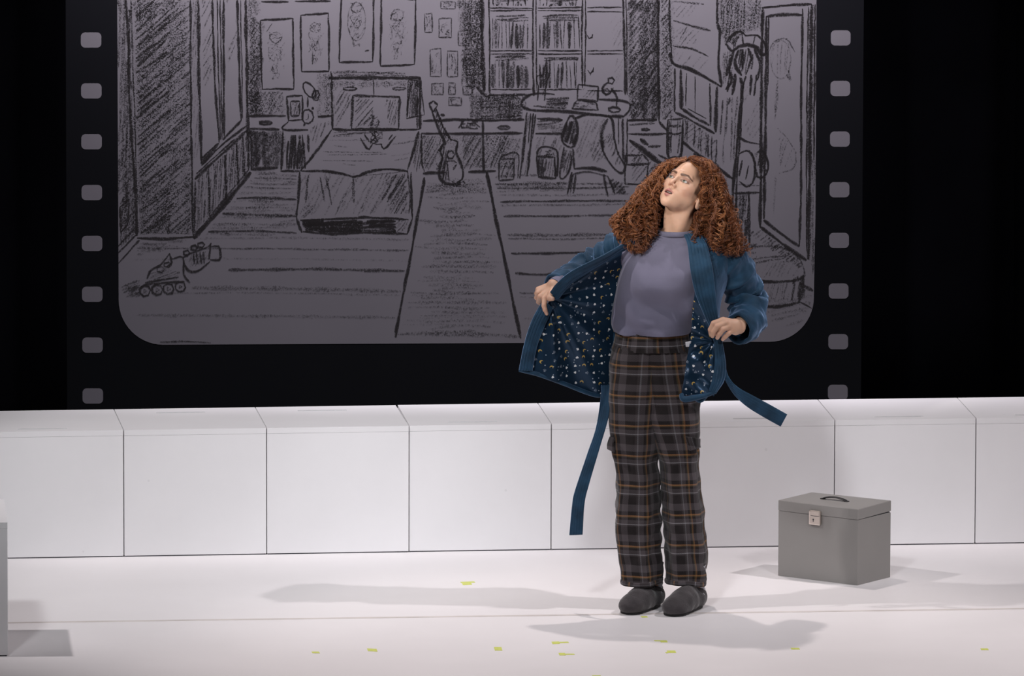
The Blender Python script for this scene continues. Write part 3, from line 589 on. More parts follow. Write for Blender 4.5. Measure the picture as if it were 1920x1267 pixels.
s.line([(1252, 224), (1252, 290), (1264, 294), (1277, 288), (1281, 224)], 5, .98); s.line([(1252, 224), (1281, 223)], 4, .9); s.line([(1253, 248), (1266, 252), (1280, 248)], 4, .9); s.hatch([(1253, 226), (1260, 226), (1260, 290), (1253, 288)], 88, 3, 3, .8); s.hatch([(1268, 226), (1280, 226), (1276, 288), (1268, 290)], 84, 4, 4, .65); s.line([(1254, 236), (1280, 236)], 5, .8)
s.line([(1280, 265), (1310, 290), (1375, 336)], 6, 1.0); s.line([(1300, 288), (1340, 310), (1348, 318)], 9, .95); s.hatch([(1285, 222), (1345, 262), (1345, 312), (1282, 262)], 88, 5.5, 3, .7); s.hatch([(1285, 222), (1345, 262), (1345, 312), (1282, 262)], 40, 7, 3, .5); s.line([(1345, 326), (1346, 345)], 5, .9)
s.line([(1255, -5), (1256, 50), (1259, 105), (1255, 100)], 4, .95); s.line([(1256, 98), (1264, 120), (1300, 133), (1353, 163)], 6.5, 1.0); s.line([(1345, -5), (1345, 40), (1350, 62), (1347, 118), (1353, 162)], 5.5, .98); s.line([(1262, 38), (1295, 48), (1332, 58)], 4.5, .8); s.line([(1262, 86), (1298, 92), (1328, 106)], 4, .8); s.line([(1260, 2), (1320, 8)], 4, .6); s.line([(1288, 50), (1274, 74)], 3, .7)
s.hatch([(1262, 4), (1310, 12), (1290, 34), (1262, 34)], 50, 8, 3, .42); s.hatch([(1264, 46), (1310, 58), (1300, 84), (1264, 84)], 50, 8, 3, .42); s.hatch([(1264, 94), (1330, 112), (1330, 140), (1266, 116)], 50, 7, 3, .4)
for p, wd in (([(1265, 128), (1265, 210)], 4), ([(1277, 130), (1277, 205)], 7), ([(1287, 137), (1286, 198)], 2.5), ([(1303, 143), (1303, 212)], 2), ([(1331, 156), (1332, 236)], 4), ([(1344, 162), (1342, 248)], 7), ([(1266, 211), (1300, 228), (1340, 250)], 5), ([(1278, 203), (1300, 218), (1330, 235)], 6), ([(1290, 203), (1324, 222)], 2.5)): s.line(p, wd, .95)
s.hatch([(1348, 0), (1430, 0), (1430, 60), (1400, 62), (1356, 90)], 86, 6, 4, .6); s.hatch([(1350, 100), (1372, 95), (1374, 150), (1356, 160)], 86, 5, 4, .6); s.tone([(1350, 0), (1428, 0), (1428, 55), (1356, 80)], .4); s.hatch([(1350, 185), (1384, 180), (1380, 300), (1352, 310)], 88, 7, 4, .6); s.hatch([(1395, 160), (1428, 140), (1428, 260), (1394, 258)], 60, 9, 4, .35)
s.build('window_seat_drawing')
s = D()
s.line([(1361, 82), (1372, 66), (1388, 58), (1398, 66), (1420, 66), (1434, 82), (1436, 100), (1426, 104)], 5, .98); s.line([(1361, 82), (1372, 96), (1384, 88), (1402, 84), (1420, 90), (1428, 104)], 7, 1.0); s.line([(1390, 60), (1394, 84)], 4, .9); s.line([(1416, 68), (1412, 82)], 4, .9); s.hatch([(1366, 76), (1384, 66), (1386, 86), (1374, 92)], 75, 4, 4, .8)
for q, wd in (([(1376, 94), (1368, 120), (1362, 142)], 7), ([(1366, 128), (1372, 150), (1360, 168)], 6), ([(1378, 138), (1376, 160), (1372, 178)], 6), ([(1384, 94), (1378, 120), (1390, 142)], 6), ([(1402, 90), (1408, 110), (1398, 140)], 5), ([(1414, 92), (1424, 118), (1420, 150)], 6), ([(1408, 140), (1406, 178)], 5), ([(1418, 140), (1414, 180)], 5), ([(1392, 96), (1392, 130)], 6), ([(1366, 150), (1364, 172)], 5), ([(1372, 104), (1366, 150)], 4)): s.line(q, wd, .95)
s.hatch([(1382, 92), (1412, 92), (1408, 130), (1394, 142), (1384, 130)], 80, 4, 4, .75)
s.line([(1387, 145), (1392, 160), (1388, 200), (1384, 250), (1380, 300), (1375, 345), (1371, 420), (1368, 480)], 6, 1.0); s.line([(1398, 142), (1393, 165), (1390, 220), (1384, 300), (1378, 420)], 4, .95)
s.line([(1384, 256), (1400, 266), (1425, 270)], 4.5, .9); s.line([(1386, 288), (1400, 282), (1410, 290), (1416, 312), (1412, 340), (1400, 350), (1386, 340)], 4.5, .95); s.line([(1392, 300), (1386, 330)], 4, .9); s.line([(1404, 310), (1398, 336)], 4, .9); s.line([(1420, 285), (1432, 285), (1440, 310), (1434, 330), (1420, 332), (1414, 310)], 5, .95); s.hatch([(1418, 285), (1434, 286), (1436, 325), (1420, 325)], 78, 4, 5, .75)
s.hatch([(1378, 365), (1402, 365), (1402, 455), (1374, 460)], 88, 5, 4, .7); s.hatch([(1378, 365), (1402, 365), (1402, 430), (1374, 430)], 2, 8, 3, .5); s.line([(1404, 358), (1405, 460)], 5, .9); s.line([(1376, 362), (1424, 360)], 4.5, .9); s.line([(1376, 345), (1424, 348)], 3.5, .6)
s.build('coat_stand_drawing')
s = D()
s.line([(1428, 14), (1476, 10), (1522, 8)], 5, .98); s.line([(1436, 31), (1470, 27), (1505, 28)], 6, .95)
for q, wd in (([(1430, 15), (1428, 120), (1427, 260), (1425, 425)], 6), ([(1437, 30), (1436, 150), (1434, 300), (1432, 410)], 6), ([(1441, 32), (1440, 160)], 3), ([(1505, 16), (1502, 200), (1502, 330), (1499, 462)], 4.5), ([(1516, 12), (1513, 200), (1512, 470)], 3), ([(1522, 8), (1519, 200), (1517, 380), (1515, 486)], 7), ([(1425, 425), (1465, 455), (1512, 488)], 7), ([(1432, 412), (1465, 438), (1498, 462)], 6), ([(1528, 8), (1526, 300)], 3)): s.line(q, wd, .95)
s.hatch([(1518, 10), (1530, 8), (1526, 520), (1514, 480)], 88, 4, 4, .55, (40, 120)); s.hatch([(1404, 440), (1424, 430), (1500, 486), (1505, 510)], 35, 5, 4, .6)
s.oval(1464, 112, 19, 36, 2.5, .5); s.hatch([(1450, 80), (1480, 80), (1482, 140), (1448, 140)], 86, 7, 3, .42); s.line([(1442, 96), (1452, 78), (1475, 74), (1490, 98)], 3, .6); s.line([(1478, 130), (1482, 152), (1474, 140)], 3.5, .65); s.line([(1458, 150), (1456, 190), (1452, 225)], 5, .5); s.line([(1458, 240), (1478, 262), (1492, 290), (1486, 315), (1460, 325)], 3, .5); s.hatch([(1455, 250), (1480, 265), (1488, 300), (1462, 320)], 70, 7, 3, .42); s.line([(1454, 330), (1450, 400)], 4, .4)
s.build('door_drawing')
s = D()
s.line([(1392, 470), (1420, 462), (1470, 464), (1498, 484), (1508, 510), (1505, 520)], 4, .7); s.line([(1388, 500), (1405, 515), (1425, 527), (1460, 528), (1496, 524), (1506, 516)], 6, .95); s.line([(1386, 560), (1420, 572), (1460, 574), (1500, 566)], 6, .95); s.line([(1506, 515), (1504, 545), (1498, 566)], 6, .9); s.hatch([(1486, 522), (1508, 514), (1504, 560), (1484, 566)], 80, 4, 5, .75); s.hatch([(1396, 472), (1480, 472), (1490, 490), (1400, 492)], 8, 6, 4, .55); s.hatch([(1400, 480), (1495, 480), (1500, 522), (1420, 520)], 60, 8, 3, .35); s.hatch([(1440, 532), (1480, 530), (1480, 566), (1440, 568)], 80, 6, 3, .45); s.line([(1500, 530), (1524, 545)], 6, .9); s.line([(1500, 566), (1522, 578)], 4, .9); s.hatch([(1386, 460), (1420, 455), (1414, 475), (1386, 480)], 30, 5, 4, .6)
s.build('pouf_drawing')
# ------------------------------------------------------------------ implicit surfaces (bodies, hands, slippers)
def sd_cone(p, a, b, ra, rb):
    a = np.asarray(a, np.float32); b = np.asarray(b, np.float32); ba = b-a; l2 = float(ba@ba)+1e-12
    h = np.clip(((p-a)@ba)/l2, 0, 1); return np.linalg.norm(p-a-h[:, None]*ba, axis=1)-(ra+(rb-ra)*h)
def sd_ell(p, c, r):
    q = p-np.asarray(c, np.float32); r = np.asarray(r, np.float32)
    k0 = np.linalg.norm(q/r, axis=1); k1 = np.linalg.norm(q/(r*r), axis=1)+1e-9
    return k0*(k0-1)/k1
def su(a, b, k):
    h = np.clip(0.5+0.5*(b-a)/k, 0, 1); return b*(1-h)+a*h-k*h*(1-h)
def ss(a, b, k):      # subtract b from a
    h = np.clip(0.5-0.5*(a+b)/k, 0, 1); return a*(1-h)-b*h+k*h*(1-h)
def surface_nets(f, lo, hi, h, slack=1.6, B=12):
    lo = np.asarray(lo, float); n = np.ceil((np.asarray(hi)-lo)/h/B).astype(int)*B
    nb = n//B
    gi = np.stack(np.meshgrid(*[np.arange(k) for k in nb], indexing='ij'), -1).reshape(-1, 3)
    cen = (lo+(gi*B+B/2)*h).astype(np.float32); dc = f(cen)
    Dn = np.repeat(np.repeat(np.repeat(dc.reshape(nb), B, 0), B, 1), B, 2).astype(np.float32)
    act = gi[np.abs(dc) < B*h*0.87*slack]
    o = np.stack(np.meshgrid(*[np.arange(B)]*3, indexing='ij'), -1).reshape(-1, 3)
    for s in range(0, len(act), 400):
        idx = (act[s:s+400, None, :]*B+o[None]).reshape(-1, 3)
        Dn[idx[:, 0], idx[:, 1], idx[:, 2]] = f((lo+idx*h).astype(np.float32))
    ins = Dn < 0
    c = ins[:-1, :-1, :-1].astype(np.int8)
    tot = sum(ins[i:ins.shape[0]-1+i, j:ins.shape[1]-1+j, k:ins.shape[2]-1+k].astype(np.int8) for i in (0, 1) for j in (0, 1) for k in (0, 1))
    cells = np.argwhere((tot > 0) & (tot < 8)); cid = -np.ones(tot.shape, np.int32); cid[tuple(cells.T)] = np.arange(len(cells))
    acc = np.zeros((len(cells), 3)); cnt = np.zeros(len(cells))
    cs = [(i, j, k) for i in (0, 1) for j in (0, 1) for k in (0, 1)]
    for a_ in cs:
        for ax in range(3):
            if a_[ax]: continue
            b_ = list(a_); b_[ax] = 1
            da = Dn[tuple((cells+a_).T)]; db = Dn[tuple((cells+b_).T)]; m = (da < 0) != (db < 0)
            t = da[m]/(da[m]-db[m]); q = np.array(a_, float)[None].repeat(m.sum(), 0); q[:, ax] = t
            acc[m] += q; cnt[m] += 1
    V = lo+(cells+acc/np.maximum(cnt, 1)[:, None])*h
    Fc = []
    for ax in range(3):
        u, v = (ax+1) % 3, (ax+2) % 3
        sl0 = [slice(None)]*3; sl1 = [slice(None)]*3; sl0[ax] = slice(0, -1); sl1[ax] = slice(1, None)
        A, Bb = ins[tuple(sl0)], ins[tuple(sl1)]; e = np.argwhere(A != Bb)
        e = e[(e[:, u] > 0) & (e[:, v] > 0) & (e[:, u] < tot.shape[u]) & (e[:, v] < tot.shape[v]) & (e[:, ax] < tot.shape[ax])]
        flip = A[tuple(e.T)]
        def at(du, dv):
            q = e.copy(); q[:, u] -= du; q[:, v] -= dv; return cid[tuple(q.T)]
        q = np.stack([at(1, 1), at(0, 1), at(0, 0), at(1, 0)], 1); q[~flip] = q[~flip][:, ::-1]
        Fc.append(q)
    Fc = np.concatenate(Fc); Fc = Fc[(Fc >= 0).all(1)]
    return V, Fc
def np_mesh(name, V, Fc, smooth=True):
    me = bpy.data.meshes.new(name); me.vertices.add(len(V)); me.vertices.foreach_set('co', np.asarray(V, np.float32).ravel())
    k = Fc.shape[1]; me.loops.add(Fc.size); me.loops.foreach_set('vertex_index', Fc.ravel().astype(np.int32))
    me.polygons.add(len(Fc)); me.polygons.foreach_set('loop_start', np.arange(0, Fc.size, k, dtype=np.int32)); me.polygons.foreach_set('loop_total', np.full(len(Fc), k, np.int32))
    me.update(calc_edges=True); me.validate()
    if smooth: me.polygons.foreach_set('use_smooth', np.ones(len(me.polygons), bool))
    return me

# ------------------------------------------------------------------ the woman
woman = empty('person', (0, 0, 0), 0, 'woman with long curly auburn hair looking up, holding her blue robe open', 'person')
def V3(px, py, y=0.0): return np.array(P(px, py, y))
# head frame: R subject's left, Fd facing direction, U crown
def nrmz(v): return v/np.linalg.norm(v)
Fd = nrmz(np.array([-0.40, -0.70, 0.55])); U0 = np.array([0.50, 0.40, 0.76])
U = nrmz(U0-Fd*U0.dot(Fd)); R = np.cross(Fd, U); R = nrmz(R)
if R[0] < 0: R = -R
HR = np.stack([R, Fd, U], 1).astype(np.float32)          # local -> world columns
eye_mid = V3(1271.5, 334, -0.03); HC = eye_mid-HR@np.array([0, 0.082, 0.006])
def hl(p): return ((p-HC.astype(np.float32))@HR)          # world -> head local
def hw(q): return HC+HR@np.asarray(q, float)
SC = 0.98
def head_sdf(p):
    q = hl(p)/SC
    ax = q.copy(); ax[:, 0] = np.abs(ax[:, 0])
    d = sd_ell(q, (0, -.012, .035), (.074, .094, .086))
    d = su(d, sd_ell(q, (0, .028, -.020), (.061, .061, .074)), .03)
    d = su(d, sd_ell(q, (0, .045, -.068), (.035, .040, .029)), .025)
    d = su(d, sd_ell(ax, (.038, .010, -.052), (.018, .034, .022)), .025)
    d = su(d, sd_ell(ax, (.020, .059, -.070), (.020, .023, .025)), .02)
    d = su(d, sd_ell(q, (0, .080, -.097), (.016, .013, .013)), .026)
    d = su(d, sd_ell(ax, (.042, .056, -.016), (.018, .020, .015)), .022)
    d = su(d, sd_cone(ax, (.008, .086, .026), (.040, .070, .026), .009, .008), .012)
    d = ss(d, sd_ell(ax, (.031, .103, .004), (.019, .022, .013)), .012)
    d = su(d, sd_cone(q, (0, .083, .018), (0, .1075, -.0255), .0050, .0075), .010)
    d = su(d, sd_ell(ax, (.0108, .095, -.030), (.0068, .0100, .0075)), .006)
    d = su(d, sd_cone(q, (0, .092, -.036), (0, .090, -.05), .006, .006), .008)
    d = ss(d, sd_ell(ax, (.0062, .100, -.0375), (.0044, .0075, .0056)), .0015)
    # eyelids around the eyeball, slit open
    lid = sd_ell(ax, (.031, .0725, .003), (.0158, .0158, .0150))
    lid = ss(lid, sd_ell(ax, (.031, .092, .0025), (.0140, .018, .0046)), .002)
    d = su(d, lid, .004)
    # mouth: two lips, parted
    d = su(d, sd_ell(q, (0, .078, -.062), (.030, .019, .022)), .012)
    up1 = sd_cone(ax, (.002, .0985, -.0530), (.025, .085, -.0600), .0054, .0022)
    lo1 = sd_cone(ax, (.000, .0950, -.0712), (.023, .0850, -.0635), .0064, .0025)
    d = su(d, su(up1, lo1, .001), .004)
    d = ss(d, sd_ell(q, (0, .098, -.0615), (.0185, .020, .0042)), .002)
    # ears
    ear = sd_ell(ax, (.072, -.012, -.024), (.0085, .018, .030)); ear = ss(ear, sd_ell(ax, (.082, -.008, -.020), (.007, .010, .017)), .004)
    d = su(d, ear, .006)
    return d*SC
NB = V3(1262, 446, 0.045)                                  # pit of the neck, back
def neck_sdf(p):
    a = hw((0, -.022, -.045)); m = (a+NB)/2+np.array([0.002, -.006, 0])
    d = su(sd_cone(p, a, m, .050, .046), sd_cone(p, m, NB+np.array([0, 0, -.03]), .046, .052), .03)
    # throat tendons and collar bones
    d = su(d, sd_cone(p, hw((-.045, .0, -.06)), V3(1252, 438, -.005), .011, .009), .02)
    d = su(d, sd_cone(p, hw((.048, -.005, -.06)), V3(1268, 440, -.008), .011, .009), .02)
    return d
SHR, ELR, WRR = V3(1186, 476, .05), V3(1110, 508, .155), V3(1040, 533, .0)
SHL, ELL, WRL = V3(1358, 480, .05), V3(1403, 563, .105), V3(1386, 614, -.09)
def torso_sdf(p):
    d = sd_ell(p, V3(1258, 510, .05), (.135, .085, .16))
    d = su(d, sd_ell(p, V3(1220, 690, .03), (.125, .080, .12)), .08)
    d = su(d, sd_cone(p, V3(1235, 560, .04), V3(1222, 650, .03), .090, .095), .06)
    d = su(d, sd_cone(p, SHR+np.array([.05, 0, 0]), SHL+np.array([-.05, 0, 0]), .040, .040), .05)
    return d
def arm_sdf(p):
    d = su(sd_cone(p, SHR, ELR, .038, .032), sd_cone(p, ELR, WRR, .032, .024), .02)
    d2 = su(sd_cone(p, SHL, ELL, .036, .026), sd_cone(p, ELL, WRL, .026, .022), .02)
    return np.minimum(d, d2)
def foot_frame(heel_px, yaw):
    return np.array(G(*heel_px)), np.stack([[math.cos(yaw), -math.sin(yaw), 0], [-math.sin(yaw), -math.cos(yaw), 0], [0, 0, 1]], 1)
FOOT = [((1225, 1135), .46), ((1304, 1138), .44)]
def leg_sdf(p):
    d = None
    for a, k, ft in ((V3(1186, 725, .02), V3(1196, 900, .0), FOOT[0]), (V3(1262, 725, .02), V3(1278, 900, .0), FOOT[1])):
        fo, fm = foot_frame(*ft); n = fo+fm@np.array([0, .014, .095]); h_ = fo+fm@np.array([0, .016, .040]); t = fo+fm@np.array([0, .165, .030])
        e = su(sd_cone(p, a, k, .070, .048), sd_cone(p, k, n, .046, .034), .03)
        e = su(su(e, sd_cone(p, n, h_, .030, .026), .02), sd_cone(p, h_, t, .026, .022), .02)
        d = e if d is None else np.minimum(d, e)
    return d
def chain(p, pts, radii, k=.003):
    d = None
    for i in range(len(pts)-1):
        e = sd_cone(p, pts[i], pts[i+1], radii[i], radii[i+1]); d = e if d is None else su(d, e, k)
    return d
# her right hand (picture left): knuckles over the robe edge, forefinger pressed down on the lining, thumb hooked in front
YR = -0.02
HRD = dict(W=V3(1044, 532, .005),
    fing=[([(1041, 536, -.010), (1021, 560, -.036), (1020, 573, -.056), (1022, 581, -.062), (1025, 588, -.058)], (.0125, .0105, .0090, .0082, .0068)),
          ([(1039, 535, -.004), (1013, 556, -.016), (1010, 566, .016), (1016, 570, .030), (1022, 567, .034)], (.0125, .0105, .0088, .008, .007)),
          ([(1037, 534, .010), (1009, 549, .010), (1006, 558, .028), (1012, 563, .040), (1018, 560, .042)], (.012, .010, .0085, .008, .007)),
          ([(1036, 532, .016), (1009, 542, .022), (1006, 550, .036), (1011, 554, .046), (1016, 552, .048)], (.011, .0092, .0078, .007, .0062)),
          ([(1041, 538, -.012), (1033, 550, -.042), (1030, 559, -.058), (1036, 560, -.066)], (.0125, .0108, .0098, .0085))])
HLD = dict(W=V3(1386, 614, -0.095),
    fing=[([(1379, 606, -0.118), (1356, 600, -0.138), (1338, 606, -0.144), (1332, 618, -0.140), (1333, 627, -0.132)], (0.0138, 0.0116, 0.0101, 0.0090, 0.0077)),
          ([(1380, 610, -0.120), (1361, 605, -0.144), (1345, 612, -0.152), (1338, 622, -0.148), (1336, 630, -0.138)], (0.0138, 0.0116, 0.0101, 0.0090, 0.0077)),
          ([(1380, 615, -0.120), (1367, 612, -0.144), (1356, 617, -0.154), (1349, 626, -0.150), (1345, 633, -0.142)], (0.0138, 0.0112, 0.0097, 0.0088, 0.0077)),
          ([(1379, 620, -0.116), (1372, 620, -0.136), (1366, 625, -0.146), (1360, 631, -0.144), (1355, 636, -0.136)], (0.0127, 0.0101, 0.0088, 0.0079, 0.0068)),
          ([(1378, 610, -0.108), (1364, 613, -0.098), (1350, 617, -0.100), (1341, 625, -0.112)], (0.0138, 0.0121, 0.0108, 0.0090))])
def hand_sdf(p, H):
    W = H['W']; d = None
    for pts, rad in H['fing'][:4]:
        e = chain(p, [V3(*q) for q in pts[:2]], rad[:2]); d = e if d is None else su(d, e, .010)
    a = [V3(*pts[0][0]) for pts in [H['fing'][0], H['fing'][3]]]
    d = su(d, sd_cone(p, a[0], a[1], .014, .013), .012)
    d = su(d, sd_cone(p, W, (a[0]+a[1])/2, .022, .018), .015)
    for pts, rad in H['fing'][:4]:
        d = su(d, chain(p, [V3(*q) for q in pts[1:]], rad[1:]), .0022)
    pts, rad = H['fing'][4]
    d = su(d, chain(p, [V3(*q) for q in pts], rad, .005), .005)
    return d
def bbd(p, pts, m):
    pts = np.asarray(pts); lo, hi = pts.min(0)-m, pts.max(0)+m
    q = np.maximum(np.maximum(lo-p, p-hi), 0); return np.linalg.norm(q, axis=1)
hpR = [V3(*q) for pts, _ in HRD['fing'] for q in pts]+[WRR]; hpL = [V3(*q) for pts, _ in HLD['fing'] for q in pts]+[WRL]
def body_sdf(p):
    p = p.astype(np.float32); d = np.full(len(p), 9.0, np.float32)
    for f, bpts, m in ((head_sdf, [HC], .15), (neck_sdf, [hw((0, 0, -.05)), NB], .09), (torso_sdf, [V3(1140, 440, .05), V3(1380, 780, .05)], .16), (arm_sdf, [SHR, ELR, WRR, SHL, ELL, WRL], .06),
                       (leg_sdf, [V3(1150, 700, 0), V3(1340, 1150, 0)], .12), (lambda q: hand_sdf(q, HRD), hpR, .03), (lambda q: hand_sdf(q, HLD), hpL, .03)):
        b = bbd(p, bpts, m); k = b < .001; e = b+.04
        if k.any(): e[k] = f(p[k])
        kk = .012 if f in (neck_sdf, torso_sdf) else .006
        d = su(d, e, kk)
    return d
V, Fc = surface_nets(body_sdf, (-.50, -.21, .0), (.42, .27, 1.68), 0.0026)
me = np_mesh('body', V, Fc)
# skin tint per vertex: lips, brows, lashes, blush, nails; eye-socket and nostril shade painted in too
q = hl(V.astype(np.float32))/SC; ax = np.abs(q[:, 0])
near = (np.linalg.norm(q, axis=1) < .16)
colr = np.tile(np.array([0.63, 0.39, 0.275]), (len(V), 1))
def blend(m, c):
    global colr
    m = np.clip(m, 0, 1)[:, None]*near[:, None]; colr = colr*(1-m)+np.array(c)*m
def sst(x, a, b): t = np.clip((x-a)/(b-a), 0, 1); return t*t*(3-2*t)
blend(.35*(1-sst(np.linalg.norm((q-[.0, .06, -.028])*[0, 1, 1]+np.stack([ax-.046, 0*ax, 0*ax], 1), axis=1), .008, .032)), (.58, .24, .18))
blend(.30*(1-sst(np.linalg.norm(q-[0, .106, -.03], axis=1), .006, .02)), (.55, .22, .16))
lipd = np.minimum(sd_cone(np.stack([ax, q[:, 1], q[:, 2]], 1), (.001, .0985, -.0530), (.026, .085, -.0600), .0056, .0026), sd_cone(np.stack([ax, q[:, 1], q[:, 2]], 1), (.000, .0950, -.0712), (.024, .0850, -.0635), .0066, .0028))
blend(.85*(1-sst(lipd, .0002, .0020))*(q[:, 1] > .07), (.36, .12, .12))
blend((np.abs(q[:, 2]+.0615) < .0045)*(ax < .018)*(q[:, 1] > .06)*(q[:, 1] < .0935)*1.0, (.10, .03, .03))
brow = sd_cone(np.stack([ax, q[:, 1]*0, q[:, 2]], 1), (.012, 0, .0215), (.034, 0, .0275), .0035, .003); brow = np.minimum(brow, sd_cone(np.stack([ax, q[:, 1]*0, q[:, 2]], 1), (.034, 0, .0275), (.050, 0, .0195), .003, .0012))
blend(.95*(1-sst(brow, -.0005, .0025))*(q[:, 1] > .03), (.055, .028, .020))
eyd = np.linalg.norm(np.stack([(ax-.031)/.0145, (q[:, 2]-.0025)/.0056], 1), axis=1)
blend(.85*(1-sst(np.abs(eyd-1.0), .06, .42))*(q[:, 1] > .045)*(q[:, 2] > -.005), (.07, .035, .03))
blend(.75*(1-sst(np.linalg.norm(np.stack([(ax-.033)/.022, (q[:, 2]-.012)/.010], 1), axis=1), .5, 1.1))*(q[:, 1] > .045), (.25, .125, .092))  # eyeshadow, with eye-socket shade painted into the same tint
blend(.9*(1-sst(np.linalg.norm(np.stack([ax-.0068, q[:, 1]-.102, q[:, 2]+.0375], 1), axis=1), .002, .0052)), (.12, .04, .035))  # shade inside the nostrils painted as dark tint
scalp = (sst(ax, .058, .064)*(1-sst(q[:, 1], .036, .046))*sst(q[:, 2], -.022, -.010)+sst(q[:, 2], .02, .05)*(1-sst(q[:, 1]-.55*(q[:, 2]-.085)*0, .055, .070))+sst(q[:, 2], .080, .094)+(1-sst(q[:, 1], -.03, -.015))*sst(q[:, 2], -.09, -.07))
blend(.9*scalp, (.035, .014, .008))
for H in (HRD, HLD):
    for pts, rad in H['fing']:
        tip = V3(*pts[-1]); pre = V3(*pts[-2]); dirn = nrmz(tip-pre)
        dd = np.linalg.norm(V-(tip+np.array([0, -.006, .002])), axis=1); m = (.6*(1-sst(dd, .003, .0055)))[:, None]; colr = colr*(1-m)+np.array([.62, .40, .36])*m
        for kq in pts[1:-1]:
            dd = np.linalg.norm(V-V3(*kq), axis=1); m = (.22*(1-sst(dd, .006, .016)))[:, None]; colr = colr*(1-m)+np.array([.55, .24, .17])*m
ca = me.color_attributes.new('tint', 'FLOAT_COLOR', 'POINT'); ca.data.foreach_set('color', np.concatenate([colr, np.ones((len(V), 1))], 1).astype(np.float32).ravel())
def skin_mat():
    m = mat('skin', (.6, .36, .25), .48, spec=.35, bump=.03, bscale=260, sub=0.0); nt = m.node_tree; bs = nt.nodes['Principled BSDF']
    bs.inputs['Subsurface Weight'].default_value = .12; bs.inputs['Subsurface Radius'].default_value = (.010, .004, .002); bs.inputs['Subsurface Scale'].default_value = 1
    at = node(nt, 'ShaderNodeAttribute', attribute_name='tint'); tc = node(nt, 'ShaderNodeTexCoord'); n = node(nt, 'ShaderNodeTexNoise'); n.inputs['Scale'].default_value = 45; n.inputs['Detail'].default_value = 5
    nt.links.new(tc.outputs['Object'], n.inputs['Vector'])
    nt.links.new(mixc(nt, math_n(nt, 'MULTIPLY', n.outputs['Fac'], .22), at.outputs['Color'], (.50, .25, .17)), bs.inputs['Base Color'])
    return m
M['skin'] = skin_mat()
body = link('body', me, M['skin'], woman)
# eyes
def eye_mat():
    m = bpy.data.materials.new('eye'); m.use_nodes = True; nt = m.node_tree; bs = nt.nodes['Principled BSDF']; bs.inputs['Roughness'].default_value = .08
    tc = node(nt, 'ShaderNodeTexCoord'); sp = node(nt, 'ShaderNodeSeparateXYZ'); nt.links.new(tc.outputs['Object'], sp.inputs[0])
    r2 = math_n(nt, 'ADD', math_n(nt, 'MULTIPLY', sp.outputs[0], sp.outputs[0]), math_n(nt, 'MULTIPLY', sp.outputs[2], sp.outputs[2])); r = math_n(nt, 'SQRT', r2)
    fr = math_n(nt, 'GREATER_THAN', sp.outputs[1], 0)
    i1 = math_n(nt, 'MULTIPLY', math_n(nt, 'LESS_THAN', r, .0066), fr); i2 = math_n(nt, 'MULTIPLY', math_n(nt, 'LESS_THAN', r, .0026), fr)
    n = node(nt, 'ShaderNodeTexNoise'); n.inputs['Scale'].default_value = 300; nt.links.new(tc.outputs['Object'], n.inputs['Vector'])
    iris = mixc(nt, n.outputs['Fac'], (.10, .11, .09), (.20, .20, .16))
    c = mixc(nt, i2, mixc(nt, i1, (.52, .50, .49), iris), (.01, .01, .01)); nt.links.new(c, bs.inputs['Base Color']); return m
M['eye'] = eye_mat()
for sx in (-1, 1):
    bm = bmesh.new(); bmesh.ops.create_uvsphere(bm, u_segments=24, v_segments=16, radius=.0138*SC)
    e = bm_obj('eye', bm, M['eye'], woman, smooth=True)
    gz = nrmz(Fd+U*.10+R*(-.10)); rx = nrmz(np.cross(gz, U)); uz = np.cross(rx, gz)
    e.matrix_local = Matrix(np.concatenate([np.concatenate([np.stack([rx, gz, uz], 1), hw((sx*.031*SC, .0725*SC, .003*SC))[:, None]], 1), [[0, 0, 0, 1]]]).tolist())
M['teeth'] = mat('teeth', (.75, .70, .64), .3, var=.05)
tp = []; 
bm = bmesh.new(); box_bm(bm, (-.0135, -.004, -.0008), (.0135, .004, .0045), .0015, 2)
for v in bm.verts: v.co.y -= 16*v.co.x**2
te = bm_obj('teeth', bm, M['teeth'], woman, smooth=True)
te.matrix_local = Matrix(np.concatenate([np.concatenate([HR.astype(float), hw((0, .0885*SC, -.0583*SC))[:, None]], 1), [[0, 0, 0, 1]]]).tolist())
# small stud earring on the visible ear
M['silver'] = mat('silver_stud', (.85, .83, .82), .15, metal=1.0)
bm = bmesh.new(); bmesh.ops.create_icosphere(bm, subdivisions=2, radius=.0022); eo = bm_obj('earring', bm, M['silver'], woman, smooth=True); eo.location = hw((.080, -.008, -.048))

# ------------------------------------------------------------------ t-shirt
def cloth(name, base, rough=.85, sheen=.2, bump=.15, bscale=300, var=.1, vscale=12, **k): return mat(name, base, rough, spec=.15, sheen=sheen, bump=bump, bscale=bscale, var=var, vscale=vscale, **k)
M['tee'] = cloth('lavender_jersey', (.165, .158, .225), var=.08, vscale=9, bump=.1, bscale=400)
rows = [  # py, xl, xr, y centre, half depth front, half depth back
    (434, 1234, 1299, .035, .066, .060), (440, 1227, 1303, .035, .072, .068), (447, 1212, 1312, .04, .075, .075), (459, 1192, 1338, .045, .09, .085), (480, 1176, 1352, .05, .112, .09),
    (505, 1165, 1346, .05, .142, .095), (528, 1158, 1338, .05, .150, .095), (550, 1154, 1328, .05, .138, .095), (575, 1149, 1316, .045, .132, .100), (600, 1146, 1304, .04, .136, .11), (612, 1147, 1299, .035, .138, .115), (621, 1151, 1295, .03, .132, .115)]
rr = catmull(rows, 70); K = 72; A = np.zeros((70, K, 3))
